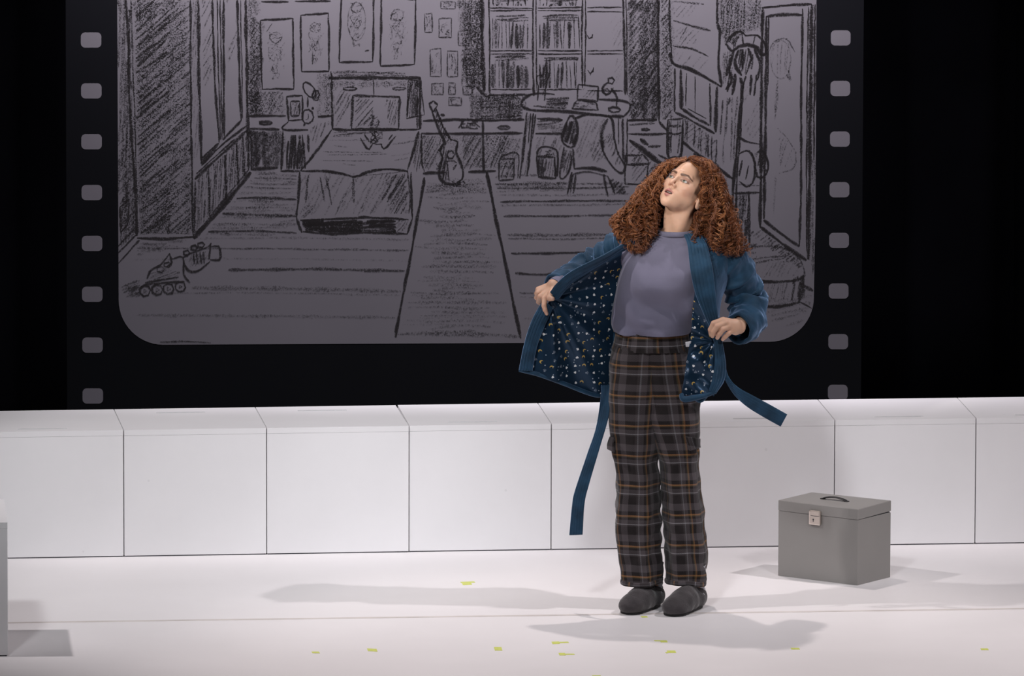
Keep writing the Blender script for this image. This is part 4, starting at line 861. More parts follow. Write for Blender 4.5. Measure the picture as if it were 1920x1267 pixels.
for j, (py, xl, xr, yc, bf, bb) in enumerate(rr):
    c0 = V3((xl+xr)/2, py, yc); hwid = (V3(xr, py, yc)-V3(xl, py, yc))[0]/2
    for i in range(K):
        th = 2*math.pi*i/K; cx, sy = math.cos(th), math.sin(th)
        e = .82; X = hwid*math.copysign(abs(cx)**e, cx); Y = -(bf if sy > 0 else bb)*math.copysign(abs(sy)**e, sy)
        p = c0+np.array([X, Y, 0])
        if sy > -.2:
            y_before = p[1]
            t = j/69
            p[1] += .028*math.sin(24*p[0]+30*p[2]+4*nz(p, 7))*max(0, t-.35)*1.3*(.5+.7*nz(p, 5, 3)+.3)
            p[1] += .010*max(0, nz(p*np.array([1, 1, 2.2]), 9, 8))*min(1, t*3)
            p[1] += .010*math.sin(10*p[0]-150*(p[2]-1.33)+2*nz(p, 8))*max(0, .30-t)*3
            rx_ = max(0, (p[0]-V3(1255, 540, 0)[0])/.09); p[1] += .012*min(1.2, rx_)*math.sin(46*p[2]-26*p[0]+2.5*nz(p, 6, 2))*min(1, t*2.5)
            p[1] += .007*nz(p, 14, 1.5)
            # bust
            for bx in (1205, 1283):
                bq = V3(bx, 524, 0); g = math.exp(-((p[0]-bq[0])**2/.0042+(p[2]-bq[2])**2/.0050)); p[1] -= .020*g*max(0, sy)
            k_ = min(1, max(0, (sy+.2)/.7)); p[1] = y_before+(p[1]-y_before)*k_*k_*(3-2*k_)
        A[j, i] = p
tee = link('t_shirt', grid_mesh('t_shirt', A, True), M['tee'], woman, smooth=True); add_mod_solid(tee, .004, -1)
# short sleeves of the shirt, inside the robe
for nm_, pts_ in (('a', [V3(1222, 462, .05), V3(1192, 470, .06), V3(1160, 486, .10)]), ('b', [V3(1300, 462, .05), V3(1335, 470, .06), V3(1362, 490, .075)])):
    me, _ = tube_mesh('shirt_sleeve', pts_, [(.058, .070), (.056, .064), (.050, .052)], n=24, k=24, ref=(0, -1, .2), wr=lambda p, t, th: .006*nz(p, 14, 2)); link('shirt_sleeve', me, M['tee'], tee, smooth=True)
# ribbed neckband
nb = catmull(A[1, list(range(0, K, 4))+[0]], 80); me, _ = tube_mesh('neckband', nb, [(.005, .010)]*3, n=80, k=10, ref=(0, 0, 1)); 
link('neckband', me, M['tee'], tee, smooth=True)

# ------------------------------------------------------------------ trousers
def plaid_mat():
    m = bpy.data.materials.new('plaid_flannel'); m.use_nodes = True; nt = m.node_tree; bs = nt.nodes['Principled BSDF']; bs.inputs['Roughness'].default_value = .9; bs.inputs['Specular IOR Level'].default_value = .1
    bs.inputs['Sheen Weight'].default_value = .15
    uv = node(nt, 'ShaderNodeUVMap'); uv.uv_map = 'UVMap'; sp = node(nt, 'ShaderNodeSeparateXYZ'); nt.links.new(uv.outputs[0], sp.inputs[0])
    def ramp(coord, per, off, k=1.0):
        f = math_n(nt, 'FRACT', math_n(nt, 'ADD', math_n(nt, 'DIVIDE', coord, per), off))
        r = node(nt, 'ShaderNodeValToRGB'); r.color_ramp.interpolation = 'CONSTANT'; E_ = r.color_ramp.elements
        stops = [(0, (.012, .010, .010)), (.07, (.36, .17, .065)), (.115, (.10, .075, .030)), (.145, (.012, .010, .010)), (.22, (.075, .064, .069)), (.35, (.30, .29, .31)), (.38, (.050, .042, .044)), (.43, (.012, .010, .010)), (.71, (.092, .079, .085)), (.94, (.012, .010, .010))]
        while len(E_) < len(stops): E_.new(.5)
        for e, (p, c) in zip(E_, stops): e.position = p; e.color = (*[x*k if max(c) > .2 else x for x in c], 1)
        nt.links.new(f, r.inputs[0]); return r.outputs[0]
    h = ramp(sp.outputs[1], .1105, .41); v = ramp(sp.outputs[0], .098, .15, .6)
    tw = node(nt, 'ShaderNodeTexWave'); tw.bands_direction = 'DIAGONAL'; tw.inputs['Scale'].default_value = 90; nt.links.new(uv.outputs[0], tw.inputs[0])
    c = mixc(nt, math_n(nt, 'ADD', .40, math_n(nt, 'MULTIPLY', tw.outputs['Fac'], .16)), h, v)
    n = node(nt, 'ShaderNodeTexNoise'); n.inputs['Scale'].default_value = 40; n.inputs['Detail'].default_value = 4; tc = node(nt, 'ShaderNodeTexCoord'); nt.links.new(tc.outputs['Object'], n.inputs['Vector'])
    c2 = mixc(nt, math_n(nt, 'MULTIPLY', n.outputs['Fac'], .35), c, (.05, .04, .042)); nt.links.new(c2, bs.inputs['Base Color'])
    n3 = node(nt, 'ShaderNodeTexNoise'); n3.inputs['Scale'].default_value = 250; nt.links.new(tc.outputs['Object'], n3.inputs['Vector'])
    bp = node(nt, 'ShaderNodeBump'); bp.inputs['Strength'].default_value = .25; bp.inputs['Distance'].default_value = .003; nt.links.new(n3.outputs['Fac'], bp.inputs['Height']); nt.links.new(bp.outputs[0], bs.inputs['Normal'])
    return m
M['plaid'] = plaid_mat()
def leg_rows(tab, yc_f, dep_f, side, seed):
    rr = catmull(tab, 120); K = 56; A = np.zeros((120, K, 3)); uv = np.zeros((120, K+0, 2)); Ld = 0; prev = None
    for j, (py, xl, xr) in enumerate(rr):
        t = j/119; yc = yc_f(t); dep = dep_f(t); c0 = V3((xl+xr)/2, py, yc); hwid = (V3(xr, py, yc)-V3(xl, py, yc))[0]/2
        if prev is not None: Ld += np.linalg.norm(c0-prev)
        prev = c0
        for i in range(K):
            th = 2*math.pi*i/K; cx, sy = math.cos(th), math.sin(th)
            e = .85; X = hwid*math.copysign(abs(cx)**e, cx); Y = -dep*math.copysign(abs(sy)**e, sy)
            p = c0+np.array([X, Y, 0]); pn = (p-c0)/np.linalg.norm(p-c0)
            fold = 0
            kn = math.exp(-((t-.50)/.16)**2)+.9*math.exp(-((t-.80)/.14)**2)
            fold += .0055*kn*math.sin(62*p[2]+side*45*p[0]+7*nz(p, 5, seed))*(.35+.65*abs(nz(p, 4, seed+9))*1.8)
            fold += .006*nz(p, 11, seed+2)+.0035*nz(p, 26, seed+5)
            fold += .006*math.sin(th*5+seed+2*nz(p, 5, seed))*min(1, t*2.2)
            if t < .12: fold += .004*math.sin(th*26+seed)*(1-t/.12)
            if sy < -.2 or True: p = p+pn*fold
            if t > .93: p[2] += .004*math.sin(th*2+seed)
            A[j, i] = p; uv[j, i] = (((i/K*2*math.pi+.4*side) % (2*math.pi))*.078, Ld)
    return A, uv
tabL = [(640, 1153, 1256), (660, 1146, 1256), (700, 1142, 1254), (740, 1140, 1250), (790, 1142, 1244), (830, 1147, 1237), (860, 1151, 1233), (900, 1156, 1235), (950, 1153, 1236), (1000, 1152, 1238), (1050, 1158, 1240), (1078, 1163, 1241), (1089, 1164, 1240)]
tabR = [(640, 1186, 1292), (660, 1184, 1299), (700, 1184, 1307), (740, 1192, 1312), (790, 1206, 1313), (830, 1224, 1311), (860, 1235, 1311), (900, 1240, 1311), (950, 1243, 1317), (1000, 1246, 1322), (1050, 1248, 1326), (1078, 1250, 1326), (1090, 1251, 1325)]
trz = None
AL, uL = leg_rows(tabL, lambda t: .02-.04*max(0, t-.5)*2, lambda t: .112-.02*min(1, t*2)-.022*math.exp(-t/.03), -1, 1.0)
AR, uR = leg_rows(tabR, lambda t: .02-.04*max(0, t-.5)*2, lambda t: .112-.02*min(1, t*2)-.022*math.exp(-t/.03), 1, 4.0)
def join_grids(name, grids):
    V = []; Fc = []; UV = []
    for A, uv in grids:
        nv, nu = A.shape[:2]; b = len(V)
        # duplicate the seam column so the print does not wrap backwards
        for j in range(nv):
            for i in range(nu+1):
                V.append(A[j, i % nu]); u = uv[j, i % nu].copy(); 
                if i == nu: u = uv[j, 0].copy(); u[0] = uv[j, nu-1][0]+(uv[j, 1][0]-uv[j, 0][0])
                UV.append(u)
        for j in range(nv-1):
            for i in range(nu): Fc.append((b+j*(nu+1)+i, b+j*(nu+1)+i+1, b+(j+1)*(nu+1)+i+1, b+(j+1)*(nu+1)+i))
    return mesh(name, V, Fc, UV)
K = 56
for Ag, ug in ((AL, uL), (AR, uR)):
    for i in range(K): ug[:, i, 0] = (i/K*2*math.pi)*.078
trs = link('trousers', join_grids('trousers', [(AL, uL), (AR, uR)]), M['plaid'], woman, smooth=True); add_mod_solid(trs, .004, -1)
# hems (turned up welt) and waistband
for Ag in (AL, AR):
    ring = np.concatenate([Ag[-3], Ag[-3][:1]]); me, _ = tube_mesh('hem', ring[::2], [(.004, .009)]*4, n=70, k=8, ref=(0, 0, 1)); link('hem', me, M['plaid'], trs, smooth=True)
wr = []
for j, (py, xl, xr, d_) in enumerate([(618, 1156, 1290, .108), (626, 1154, 1291, .112), (638, 1152, 1293, .116), (646, 1150, 1295, .121), (653, 1148, 1298, .122)]):
    wr.append((py, xl, xr, d_))
wr = catmull(wr, 14); A = np.zeros((14, 96, 3)); uv = np.zeros((14, 96, 2))
for j, (py, xl, xr, d_) in enumerate(wr):
    c0 = V3((xl+xr)/2, py, .025); hwid = (V3(xr, py, 0)-V3(xl, py, 0))[0]/2
    for i in range(96):
        th = 2*math.pi*i/96; cx, sy = math.cos(th), math.sin(th); p = c0+np.array([hwid*math.copysign(abs(cx)**.85, cx), -d_*math.copysign(abs(sy)**.85, sy), 0])
        g = .0025*math.sin(th*30+2*nz(p, 9))*(.4+abs(j-4)/9); A[j, i] = p+(p-c0)*g/np.linalg.norm(p-c0); uv[j, i] = (th*.13, V3(1222, 625, .025)[2]-c0[2]+.0751)
wb = link('waistband', join_grids('waistband', [(A, uv)]), M['plaid'], trs, smooth=True); add_mod_solid(wb, .003, -1)
# cargo pocket flaps
def patch(name, ctrl, nu, nv, mt, parent, th=.005, wrf=None, uv=None):
    A = upgrid([[V3(*q) for q in r] for r in ctrl], nu, nv)
    if wrf is not None:
        for j in range(nv):
            for i in range(nu): A[j, i] = A[j, i]+np.array(wrf(i/(nu-1), j/(nv-1), A[j, i]))
    o = link(name, grid_mesh(name, A), mt, parent, smooth=True); add_mod_solid(o, th, 0); return o, A
patch('pocket_flap', [[(1285, 818, -.094), (1300, 820, -.088), (1311, 822, -.055), (1312, 823, -.01)], [(1289, 832, -.100), (1302, 833, -.094), (1311, 834, -.058), (1312, 834, -.01)], [(1293, 845, -.100), (1304, 842, -.096), (1312, 839, -.060), (1313, 839, -.01)]], 14, 10, M['plaid'], trs)
patch('pocket_flap', [[(1146, 818, .0), (1144, 819, -.04), (1150, 820, -.066)], [(1141, 832, .0), (1140, 832, -.045), (1150, 834, -.075)], [(1141, 842, .0), (1140, 842, -.048), (1152, 848, -.078)]], 12, 10, M['plaid'], trs)

# ------------------------------------------------------------------ socks and slippers
M['sock'] = cloth('grey_sock', (.48, .47, .51), bump=.4, bscale=150)
M['felt'] = cloth('charcoal_plush', (.062, .055, .058), bump=.5, bscale=160, sheen=.35, var=.3, vscale=30)
M['sole'] = mat('black_rubber_sole', (.012, .011, .011), .6, var=.2)
def slipper(heel_px, yaw, label=None):
    g = G(*heel_px); fwd = np.array([-math.sin(yaw), -math.cos(yaw), 0]); rt = np.array([math.cos(yaw), -math.sin(yaw), 0])
    Ml = np.stack([rt, fwd, [0, 0, 1]], 1); o = np.array(g)
    def f(p):
        d = sd_ell(p, (0, .172, .030), (.050, .066, .037))
        d = su(d, sd_ell(p, (0, .10, .034), (.047, .090, .042)), .03)
        d = su(d, sd_ell(p, (0, .015, .034), (.042, .047, .034)), .03)
        d = su(d, sd_cone(p, (0, .110, .042), (0, .060, .074), .034, .024), .04)
        d = su(d, sd_cone(p, (0, .0, .036), (0, -.005, .038), .034, .034), .03)
        op = sd_cone(p, (0, .012, .070), (0, .0, .16), .028, .046); d = ss(d, op, .008)
        sm_ = .0012*np.sin(p[:, 0]*60+p[:, 1]*45)*np.sin(p[:, 2]*70)+.0010*np.sin(p[:, 1]*110+p[:, 0]*30)
        return np.maximum(d+sm_, .010-p[:, 2])
    def fs(p):
        d = sd_cone((p*[1, 1, 0]).astype(np.float32), (0, .020, 0), (0, .178, 0), .035, .043)
        return np.maximum(d, np.maximum(p[:, 2]-.013, .0005-p[:, 2]))
    V, Fc = surface_nets(f, (-.08, -.06, -.01), (.08, .26, .15), .0032); Vw = o+V@Ml.T; Fw = Fc if np.linalg.det(Ml) > 0 else Fc[:, ::-1]
    s_ = link('slipper', np_mesh('slipper', Vw, Fw), M['felt'], woman)
    V, Fc = surface_nets(fs, (-.08, -.06, -.01), (.08, .26, .04), .0035); Vw = o+V@Ml.T; Fw = Fc if np.linalg.det(Ml) > 0 else Fc[:, ::-1]
    link('sole', np_mesh('sole', Vw, Fw), M['sole'], s_)
    # collar roll
    pts = [o+Ml@np.array([.036*math.cos(t), .012+.042*math.sin(t), .064+.016*math.sin(t)]) for t in np.linspace(0, 2*math.pi, 25)]
    me, _ = tube_mesh('collar_roll', pts, [.0075]*3, n=60, k=10, ref=(0, 0, 1)); link('collar_roll', me, M['felt'], s_, smooth=True)
    return o, Ml
oL, mL = slipper(*FOOT[0]); oR, mR = slipper(*FOOT[1])
for (o_, m_), top in (((oL, mL), oL+mL@np.array([0, .014, .16])), ((oR, mR), oR+mR@np.array([0, .014, .16]))):
    a = o_+m_@np.array([0, .012, .045]); pts = [a, (a+top)/2+np.array([0, .004, 0]), top]
    me, _ = tube_mesh('sock', pts, [.040, .040, .042], n=24, k=24, ref=(0, -1, 0), wr=lambda p, t, th: .0018*math.sin(t*40)+.001*math.sin(th*40))
    link('sock', me, M['sock'], woman, smooth=True)
# ------------------------------------------------------------------ robe
def velour(name, base):
    m = mat(name, base, .7, spec=.2, sheen=.7, sheen_tint=(.42, .62, 1.0), var=.45, vscale=16, bump=.35, bscale=45)
    return m
M['velour'] = velour('blue_velour', (.014, .048, .092))
def lining_mat():
    m = bpy.data.materials.new('printed_satin_lining'); m.use_nodes = True; nt = m.node_tree; bs = nt.nodes['Principled BSDF']
    bs.inputs['Roughness'].default_value = .30; bs.inputs['Specular IOR Level'].default_value = .45; bs.inputs['Specular Tint'].default_value = (.45, .65, 1, 1)
    uv = node(nt, 'ShaderNodeUVMap'); uv.uv_map = 'UVMap'
    def layer(scale, off, randn):
        mp = node(nt, 'ShaderNodeMapping'); mp.inputs['Scale'].default_value = (scale, scale, 1); mp.inputs['Location'].default_value = (*off, 0); nt.links.new(uv.outputs[0], mp.inputs[0])
        v = node(nt, 'ShaderNodeTexVoronoi'); v.voronoi_dimensions = '2D'; v.inputs['Scale'].default_value = 1; v.inputs['Randomness'].default_value = randn; nt.links.new(mp.outputs[0], v.inputs['Vector'])
        d = node(nt, 'ShaderNodeVectorMath', operation='SUBTRACT'); nt.links.new(mp.outputs[0], d.inputs[0]); nt.links.new(v.outputs['Position'], d.inputs[1])
        sc = node(nt, 'ShaderNodeSeparateColor'); nt.links.new(v.outputs['Color'], sc.inputs[0])
        rt = node(nt, 'ShaderNodeVectorRotate'); rt.rotation_type = 'Z_AXIS'; nt.links.new(d.outputs[0], rt.inputs['Vector']); nt.links.new(math_n(nt, 'MULTIPLY', sc.outputs[1], 1.6), rt.inputs['Angle'])
        return v.outputs['Distance'], rt.outputs[0], sc.outputs[0]
    def dist(vec, ox, oy):
        s_ = node(nt, 'ShaderNodeVectorMath', operation='SUBTRACT'); nt.links.new(vec, s_.inputs[0]); s_.inputs[1].default_value = (ox, oy, 0)
        l = node(nt, 'ShaderNodeVectorMath', operation='LENGTH'); nt.links.new(s_.outputs[0], l.inputs[0]); return l.outputs['Value']
    d0, vec, rnd = layer(31, (.3, .1), .55)
    lt = lambda a, b: math_n(nt, 'LESS_THAN', a, b); gt = lambda a, b: math_n(nt, 'GREATER_THAN', a, b); mul = lambda a, b: math_n(nt, 'MULTIPLY', a, b)
    moon = mul(lt(d0, .19), gt(dist(vec, .09, -.05), .145))
    heart = math_n(nt, 'MAXIMUM', math_n(nt, 'MAXIMUM', lt(dist(vec, -.055, .05), .085), lt(dist(vec, .055, .05), .085)), lt(dist(vec, 0, -.04), .095))
    paw = math_n(nt, 'MAXIMUM', lt(dist(vec, 0, -.06), .10), math_n(nt, 'MAXIMUM', lt(dist(vec, -.12, .07), .05), math_n(nt, 'MAXIMUM', lt(dist(vec, 0, .12), .05), lt(dist(vec, .12, .07), .05))))
    isM, isP = lt(rnd, .34), gt(rnd, .70); isH = mul(gt(rnd, .34), lt(rnd, .70))
    d1, _, r1 = layer(44, (.7, .5), .8); dot = mul(lt(d1, .085), gt(r1, .62))
    c = mixc(nt, 0.0, (.010, .026, .050), (.010, .030, .060))
    c = mixc(nt, mul(dot, .8), c, (.50, .55, .62)); c = mixc(nt, mul(mul(paw, isP), .75), c, (.26, .30, .36)); c = mixc(nt, mul(heart, isH), c, (.80, .80, .80)); c = mixc(nt, mul(moon, isM), c, (.50, .34, .09))
    nt.links.new(c, bs.inputs['Base Color'])
    w_ = node(nt, 'ShaderNodeTexWave'); w_.inputs['Scale'].default_value = 55; nt.links.new(uv.outputs[0], w_.inputs[0])
    bp = node(nt, 'ShaderNodeBump'); bp.inputs['Strength'].default_value = .05; bp.inputs['Distance'].default_value = .002; nt.links.new(w_.outputs['Fac'], bp.inputs['Height']); nt.links.new(bp.outputs[0], bs.inputs['Normal'])
    return m
M['lining'] = lining_mat()
def ribbon(name, ea, eb, mt, parent, n=90, nu=31, ribs=5, amp=.0022, th=.005, bow=.006):
    a = catmull([V3(*q) for q in ea], n); b = catmull([V3(*q) for q in eb], n); A = np.zeros((n, nu, 3))
    T = frames((a+b)/2)
    for j in range(n):
        nn = np.cross(b[j]-a[j], T[j]); nn = nn/(np.linalg.norm(nn)+1e-9); nn = nn if nn[1] < 0 else -nn
        for i in range(nu):
            u = i/(nu-1); A[j, i] = a[j]+(b[j]-a[j])*u+nn*(bow*math.sin(math.pi*u)+amp*abs(math.sin(math.pi*ribs*u))-amp)+np.array([0, .002*nz(a[j], 15), 0])
    o = link(name, grid_mesh(name, A), mt, parent, smooth=True); add_mod_solid(o, th, 0); return o, A
# back panel of the robe (behind her), the root part that carries the rest
bk = [(428, 1226, 1312, .05, .075), (436, 1212, 1330, .05, .095), (446, 1196, 1350, .05, .11), (460, 1182, 1366, .05, .12), (490, 1172, 1368, .05, .125), (540, 1163, 1352, .05, .125), (620, 1154, 1344, .05, .13), (690, 1150, 1340, .05, .14), (742, 1148, 1336, .05, .145)]
br = catmull(bk, 60); A = np.zeros((60, 50, 3))
for j, (py, xl, xr, yc, dp) in enumerate(br):
    c0 = V3((xl+xr)/2, py, yc); hwid = (V3(xr, py, yc)-V3(xl, py, yc))[0]/2; t = j/59
    for i in range(50):
        th = math.pi*(i/49); p = c0+np.array([-hwid*math.cos(th), dp*math.sin(th)**.8, 0])
        p[1] += .010*t*math.sin(th*9); A[j, i] = p
robe = link('robe', grid_mesh('robe', A), M['velour'], woman, smooth=True); add_mod_solid(robe, .006, 1)
Ai = A.copy(); Ai[:, :, 1] -= .004; lb = link('back_lining', grid_mesh('back_lining', Ai), M['lining'], robe, smooth=True)
def sl_wr(seed, n1, k_=1.0):
    def f(p, t, th):
        m = math.sin(math.pi*min(1, max(0, t*1.15)))
        g_ = 1-abs(math.sin(.5*n1*t+1.3*math.sin(th+seed)+3.2*nz(p, 6, seed)))
        return k_*m*(.036*(g_**1.4-.35)*(.45+1.2*abs(nz(p, 5, seed+7)))+.012*nz(p, 15, seed+2))+.006*nz(p, 34, seed+4)
    return f
me, As = tube_mesh('sleeve', [V3(1205, 455, .09), V3(1172, 464, .115), V3(1140, 488, .15), V3(1108, 507, .165), V3(1078, 521, .11), V3(1054, 531, .06), V3(1041, 537, .032)],
                   [(.050, .065), (.060, .070), (.060, .068), (.058, .064), (.052, .056), (.046, .048), (.043, .044)], n=170, k=56, ref=(0, -1, .2), wr=sl_wr(1.0, 60))
o = link('sleeve', me, M['velour'], robe, smooth=True); add_mod_solid(o, .007, -1)
me, As2 = tube_mesh('sleeve', [V3(1335, 466, .055), V3(1358, 480, .065), V3(1381, 520, .105), V3(1402, 562, .115), V3(1406, 590, .055), V3(1396, 610, -.02), V3(1385, 616, -.06)],
                    [(.055, .078), (.070, .082), (.066, .075), (.060, .066), (.058, .062), (.054, .055), (.050, .052)], n=170, k=56, ref=(-.5, -1, .1), wr=sl_wr(3.0, 44, .62))
o = link('sleeve', me, M['velour'], robe, smooth=True); add_mod_solid(o, .007, -1)
for nm, Asx in (('cuff', As), ('cuff', As2)):
    ring = np.concatenate([Asx[-1], Asx[-1][:1]]); me, _ = tube_mesh(nm, ring[::2], [.006]*4, n=60, k=10, ref=(.3, 0, 1)); link(nm, me, M['velour'], robe, smooth=True)
# shirt cuff peeping out at her right wrist
me, _ = tube_mesh('shirt_cuff', [V3(1052, 530, .03), V3(1044, 534, .008), V3(1040, 537, -.002)], [.030, .030, .031], n=16, k=20, ref=(0, -1, .2)); o = link('shirt_cuff', me, M['tee'], tee, smooth=True); add_mod_solid(o, .003, 0)
# opened front panel on her right (picture left)
wing = [[(1196, 456, .03), (1152, 476, .02), (1112, 497, .0), (1074, 520, -.015), (1038, 552, -.026)],
        [(1178, 520, .08), (1142, 530, .05), (1102, 547, .02), (1062, 566, -.005), (1018, 586, -.028)],
        [(1170, 590, .10), (1132, 600, .06), (1090, 612, .02), (1045, 622, -.01), (1001, 628, -.03)],
        [(1163, 665, .10), (1126, 670, .06), (1080, 672, .02), (1035, 670, -.01), (987, 662, -.03)],
        [(1152, 732, .09), (1120, 738, .06), (1070, 722, .02), (1025, 706, -.01), (977, 690, -.03)]]
Aw = upgrid([[V3(*q) for q in r] for r in wing], 70, 80)
hp_ = V3(1032, 556, 0)
for j in range(80):
    for i in range(70):
        p = Aw[j, i]; dx, dz = p[0]-hp_[0], p[2]-hp_[2]; r_ = math.hypot(dx, dz); ph = math.atan2(dz, dx)
        env = min(1, r_/.10)*math.exp(-max(0, r_-.33)*3)
        p[1] += -.020*env*math.exp(-((ph+1.12)/.10)**2)-.014*env*math.exp(-((ph+.72)/.09)**2)-.012*env*math.exp(-((ph+1.50)/.08)**2)+.012*env*math.sin(ph*9)+.008*nz(p, 9, 4)
lin = link('lining', grid_mesh('lining', Aw, uv=np.stack([Aw[:, :, 0]*.95+Aw[:, :, 1]*.3, Aw[:, :, 2]], 2)), M['lining'], robe, smooth=True)
Ab = Aw.copy(); Ab[:, :, 1] += .007; o = link('front_panel', grid_mesh('front_panel', Ab), M['velour'], robe, smooth=True)
# collar band along the opened edge: shoulder -> hand -> lower corner
ribbon('collar_band', [(1210, 447, -.04), (1185, 450, -.035), (1130, 480, -.085), (1074, 508, -.090), (1046, 530, -.075), (1032, 548, -.052)],
       [(1206, 462, -.04), (1174, 468, -.012), (1120, 500, -.012), (1074, 530, -.028), (1056, 549, -.036), (1046, 562, -.044)], M['velour'], robe, ribs=4)
ribbon('collar_band', [(1020, 564, -.030), (1010, 578, -.034), (996, 606, -.038), (984, 645, -.040), (974, 694, -.040)],
       [(1036, 576, -.040), (1028, 594, -.044), (1017, 618, -.046), (1005, 652, -.046), (997, 695, -.044)], M['velour'], robe, ribs=5, th=.007)
me, _ = tube_mesh('hem', [V3(974, 693, -.036), V3(1010, 702, -.022), V3(1055, 718, .0), V3(1098, 735, .03), V3(1120, 741, .05), V3(1133, 738, .06), V3(1142, 722, .07)], [(.008, .011)]*7, n=80, k=12, ref=(0, -1, 0)); link('hem', me, M['velour'], robe, smooth=True)
# front on her left (picture right)
fr = [[(1300, 442, -.02), (1330, 446, -.01), (1362, 456, .02), (1385, 474, .07)], [(1318, 470, -.065), (1338, 474, -.05), (1362, 482, -.02), (1380, 500, .05)], [(1326, 505, -.095), (1342, 508, -.07), (1356, 516, -.03), (1366, 530, .03)], [(1333, 545, -.10), (1341, 548, -.08), (1347, 553, -.04), (1352, 560, .02)], [(1338, 590, -.10), (1342, 592, -.085), (1345, 594, -.05), (1347, 596, .0)]]
patch('front_panel', fr, 30, 60, M['velour'], robe, .006, lambda u, v, p: (0, .006*nz(p, 12, 3), 0))
fl_ = [[(1303, 544, -.104), (1312, 556, -.106), (1326, 585, -.106)], [(1298, 590, -.105), (1314, 602, -.108), (1334, 620, -.106)], [(1295, 630, -.105), (1318, 636, -.098), (1344, 642, -.090)], [(1287, 680, -.118), (1314, 684, -.125), (1346, 686, -.105)], [(1277, 744, -.125), (1306, 741, -.135), (1338, 735, -.115)]]
hq = V3(1338, 632, 0)
def flap_w(u, v, p):
    dx, dz = p[0]-hq[0], p[2]-hq[2]; r_ = math.hypot(dx, dz); ph = math.atan2(dz, dx)
    return (0, min(1, r_/.05)*(.010*math.sin(ph*9+.5)+.008*math.sin((p[2]*60+p[0]*45)))*(.6+.4*v)+.004*nz(p, 14, 6), 0)
o, Afl = patch('lining', fl_, 40, 90, M['lining'], robe, .003, flap_w); o.data.uv_layers[0].data.foreach_set('uv', np.array([(o.data.vertices[l.vertex_index].co.x+.37, o.data.vertices[l.vertex_index].co.z) for l in o.data.loops], np.float32).ravel())
Ab = Afl.copy(); Ab[:, :, 1] += .010; link('front_panel', grid_mesh('front_panel', Ab), M['velour'], robe, smooth=True)
ribbon('collar_band', [(1283, 440, -.045), (1290, 460, -.075), (1295, 504, -.112), (1304, 548, -.122), (1320, 588, -.122), (1333, 616, -.112)],
       [(1312, 438, -.035), (1325, 460, -.070), (1335, 500, -.108), (1341, 550, -.118), (1346, 596, -.116), (1350, 622, -.104)], M['velour'], robe, ribs=6, n=110)
ribbon('collar_band', [(1336, 628, -.106), (1341, 648, -.112), (1341, 684, -.124), (1336, 712, -.130), (1330, 734, -.132)],
       [(1350, 624, -.098), (1354, 645, -.104), (1360, 684, -.112), (1357, 712, -.118), (1341, 738, -.124)], M['velour'], robe, ribs=4, th=.007)
me, _ = tube_mesh('hem', [V3(1277, 738, -.126), V3(1282, 748, -.134), V3(1300, 746, -.142), V3(1322, 741, -.136), V3(1342, 734, -.122)], [(.007, .010), (.011, .014), (.011, .013), (.009, .012), (.007, .010)], n=50, k=14, ref=(0, -1, 0)); link('hem', me, M['velour'], robe, smooth=True)
me, _ = tube_mesh('hem', [V3(1302, 744, -.10), V3(1313, 750, -.10), V3(1325, 742, -.10)], [(.008, .012), (.010, .012), (.006, .010)], n=30, k=12, ref=(0, -1, 0)); link('hem', me, M['velour'], robe, smooth=True)
# care label on the lining edge
M['label'] = mat('white_care_label', (.55, .55, .58), .6, var=.1)
patch('care_label', [[(1285, 641, -.112), (1296, 639, -.114)], [(1286, 650, -.112), (1294, 650, -.114)]], 5, 5, M['label'], robe, .001)
# belt ends
ribbon('belt', [(1128, 722, .03), (1127, 745, .02), (1118, 802, -.01), (1100, 856, -.03), (1078, 922, -.05), (1073, 950, -.05), (1068, 1003, -.05)],
       [(1144, 722, .0), (1143, 750, -.01), (1140, 784, -.03), (1124, 840, -.05), (1105, 905, -.07), (1096, 942, -.07), (1092, 1002, -.07)], M['velour'], robe, ribs=5, amp=.0012, bow=.003, n=120)
ribbon('belt', [(1352, 694, -.10), (1358, 708, -.10), (1376, 738, -.11), (1400, 761, -.13), (1430, 780, -.14), (1464, 799, -.15)],
       [(1360, 690, -.10), (1366, 707, -.11), (1382, 725, -.13), (1412, 742, -.14), (1444, 759, -.15), (1476, 777, -.16)], M['velour'], robe, ribs=5, amp=.0012, bow=.003, n=120)

# ------------------------------------------------------------------ hair
def hair_mat():
    m = bpy.data.materials.new('auburn_hair'); m.use_nodes = True; nt = m.node_tree; bs = nt.nodes['Principled BSDF']
    bs.inputs['Roughness'].default_value = .42; bs.inputs['Specular IOR Level'].default_value = .5
    at = node(nt, 'ShaderNodeAttribute', attribute_name='shade'); r = node(nt, 'ShaderNodeValToRGB'); E_ = r.color_ramp.elements
    E_[0].color = (.045, .014, .006, 1); E_[1].color = (.42, .17, .065, 1); E_[1].position = 1.0; e = E_.new(.5); e.color = (.17, .052, .018, 1)
    nt.links.new(at.outputs['Fac'], r.inputs[0]); nt.links.new(r.outputs[0], bs.inputs['Base Color'])
    return m
M['hair'] = hair_mat()
li = [(1284, 305), (1256, 314), (1241, 333), (1235, 356), (1232, 384), (1229, 410), (1226, 440), (1207, 474)]
lo_ = [(1288, 295), (1248, 306), (1214, 343), (1189, 376), (1167, 399), (1152, 414), (1163, 442), (1190, 474)]
ri = [(1296, 302), (1312, 314), (1314, 338), (1309, 360), (1317, 386), (1304, 415), (1294, 445), (1304, 466)]
ro = [(1296, 297), (1328, 308), (1350, 338), (1362, 374), (1371, 404), (1378, 434), (1389, 464), (1384, 482)]
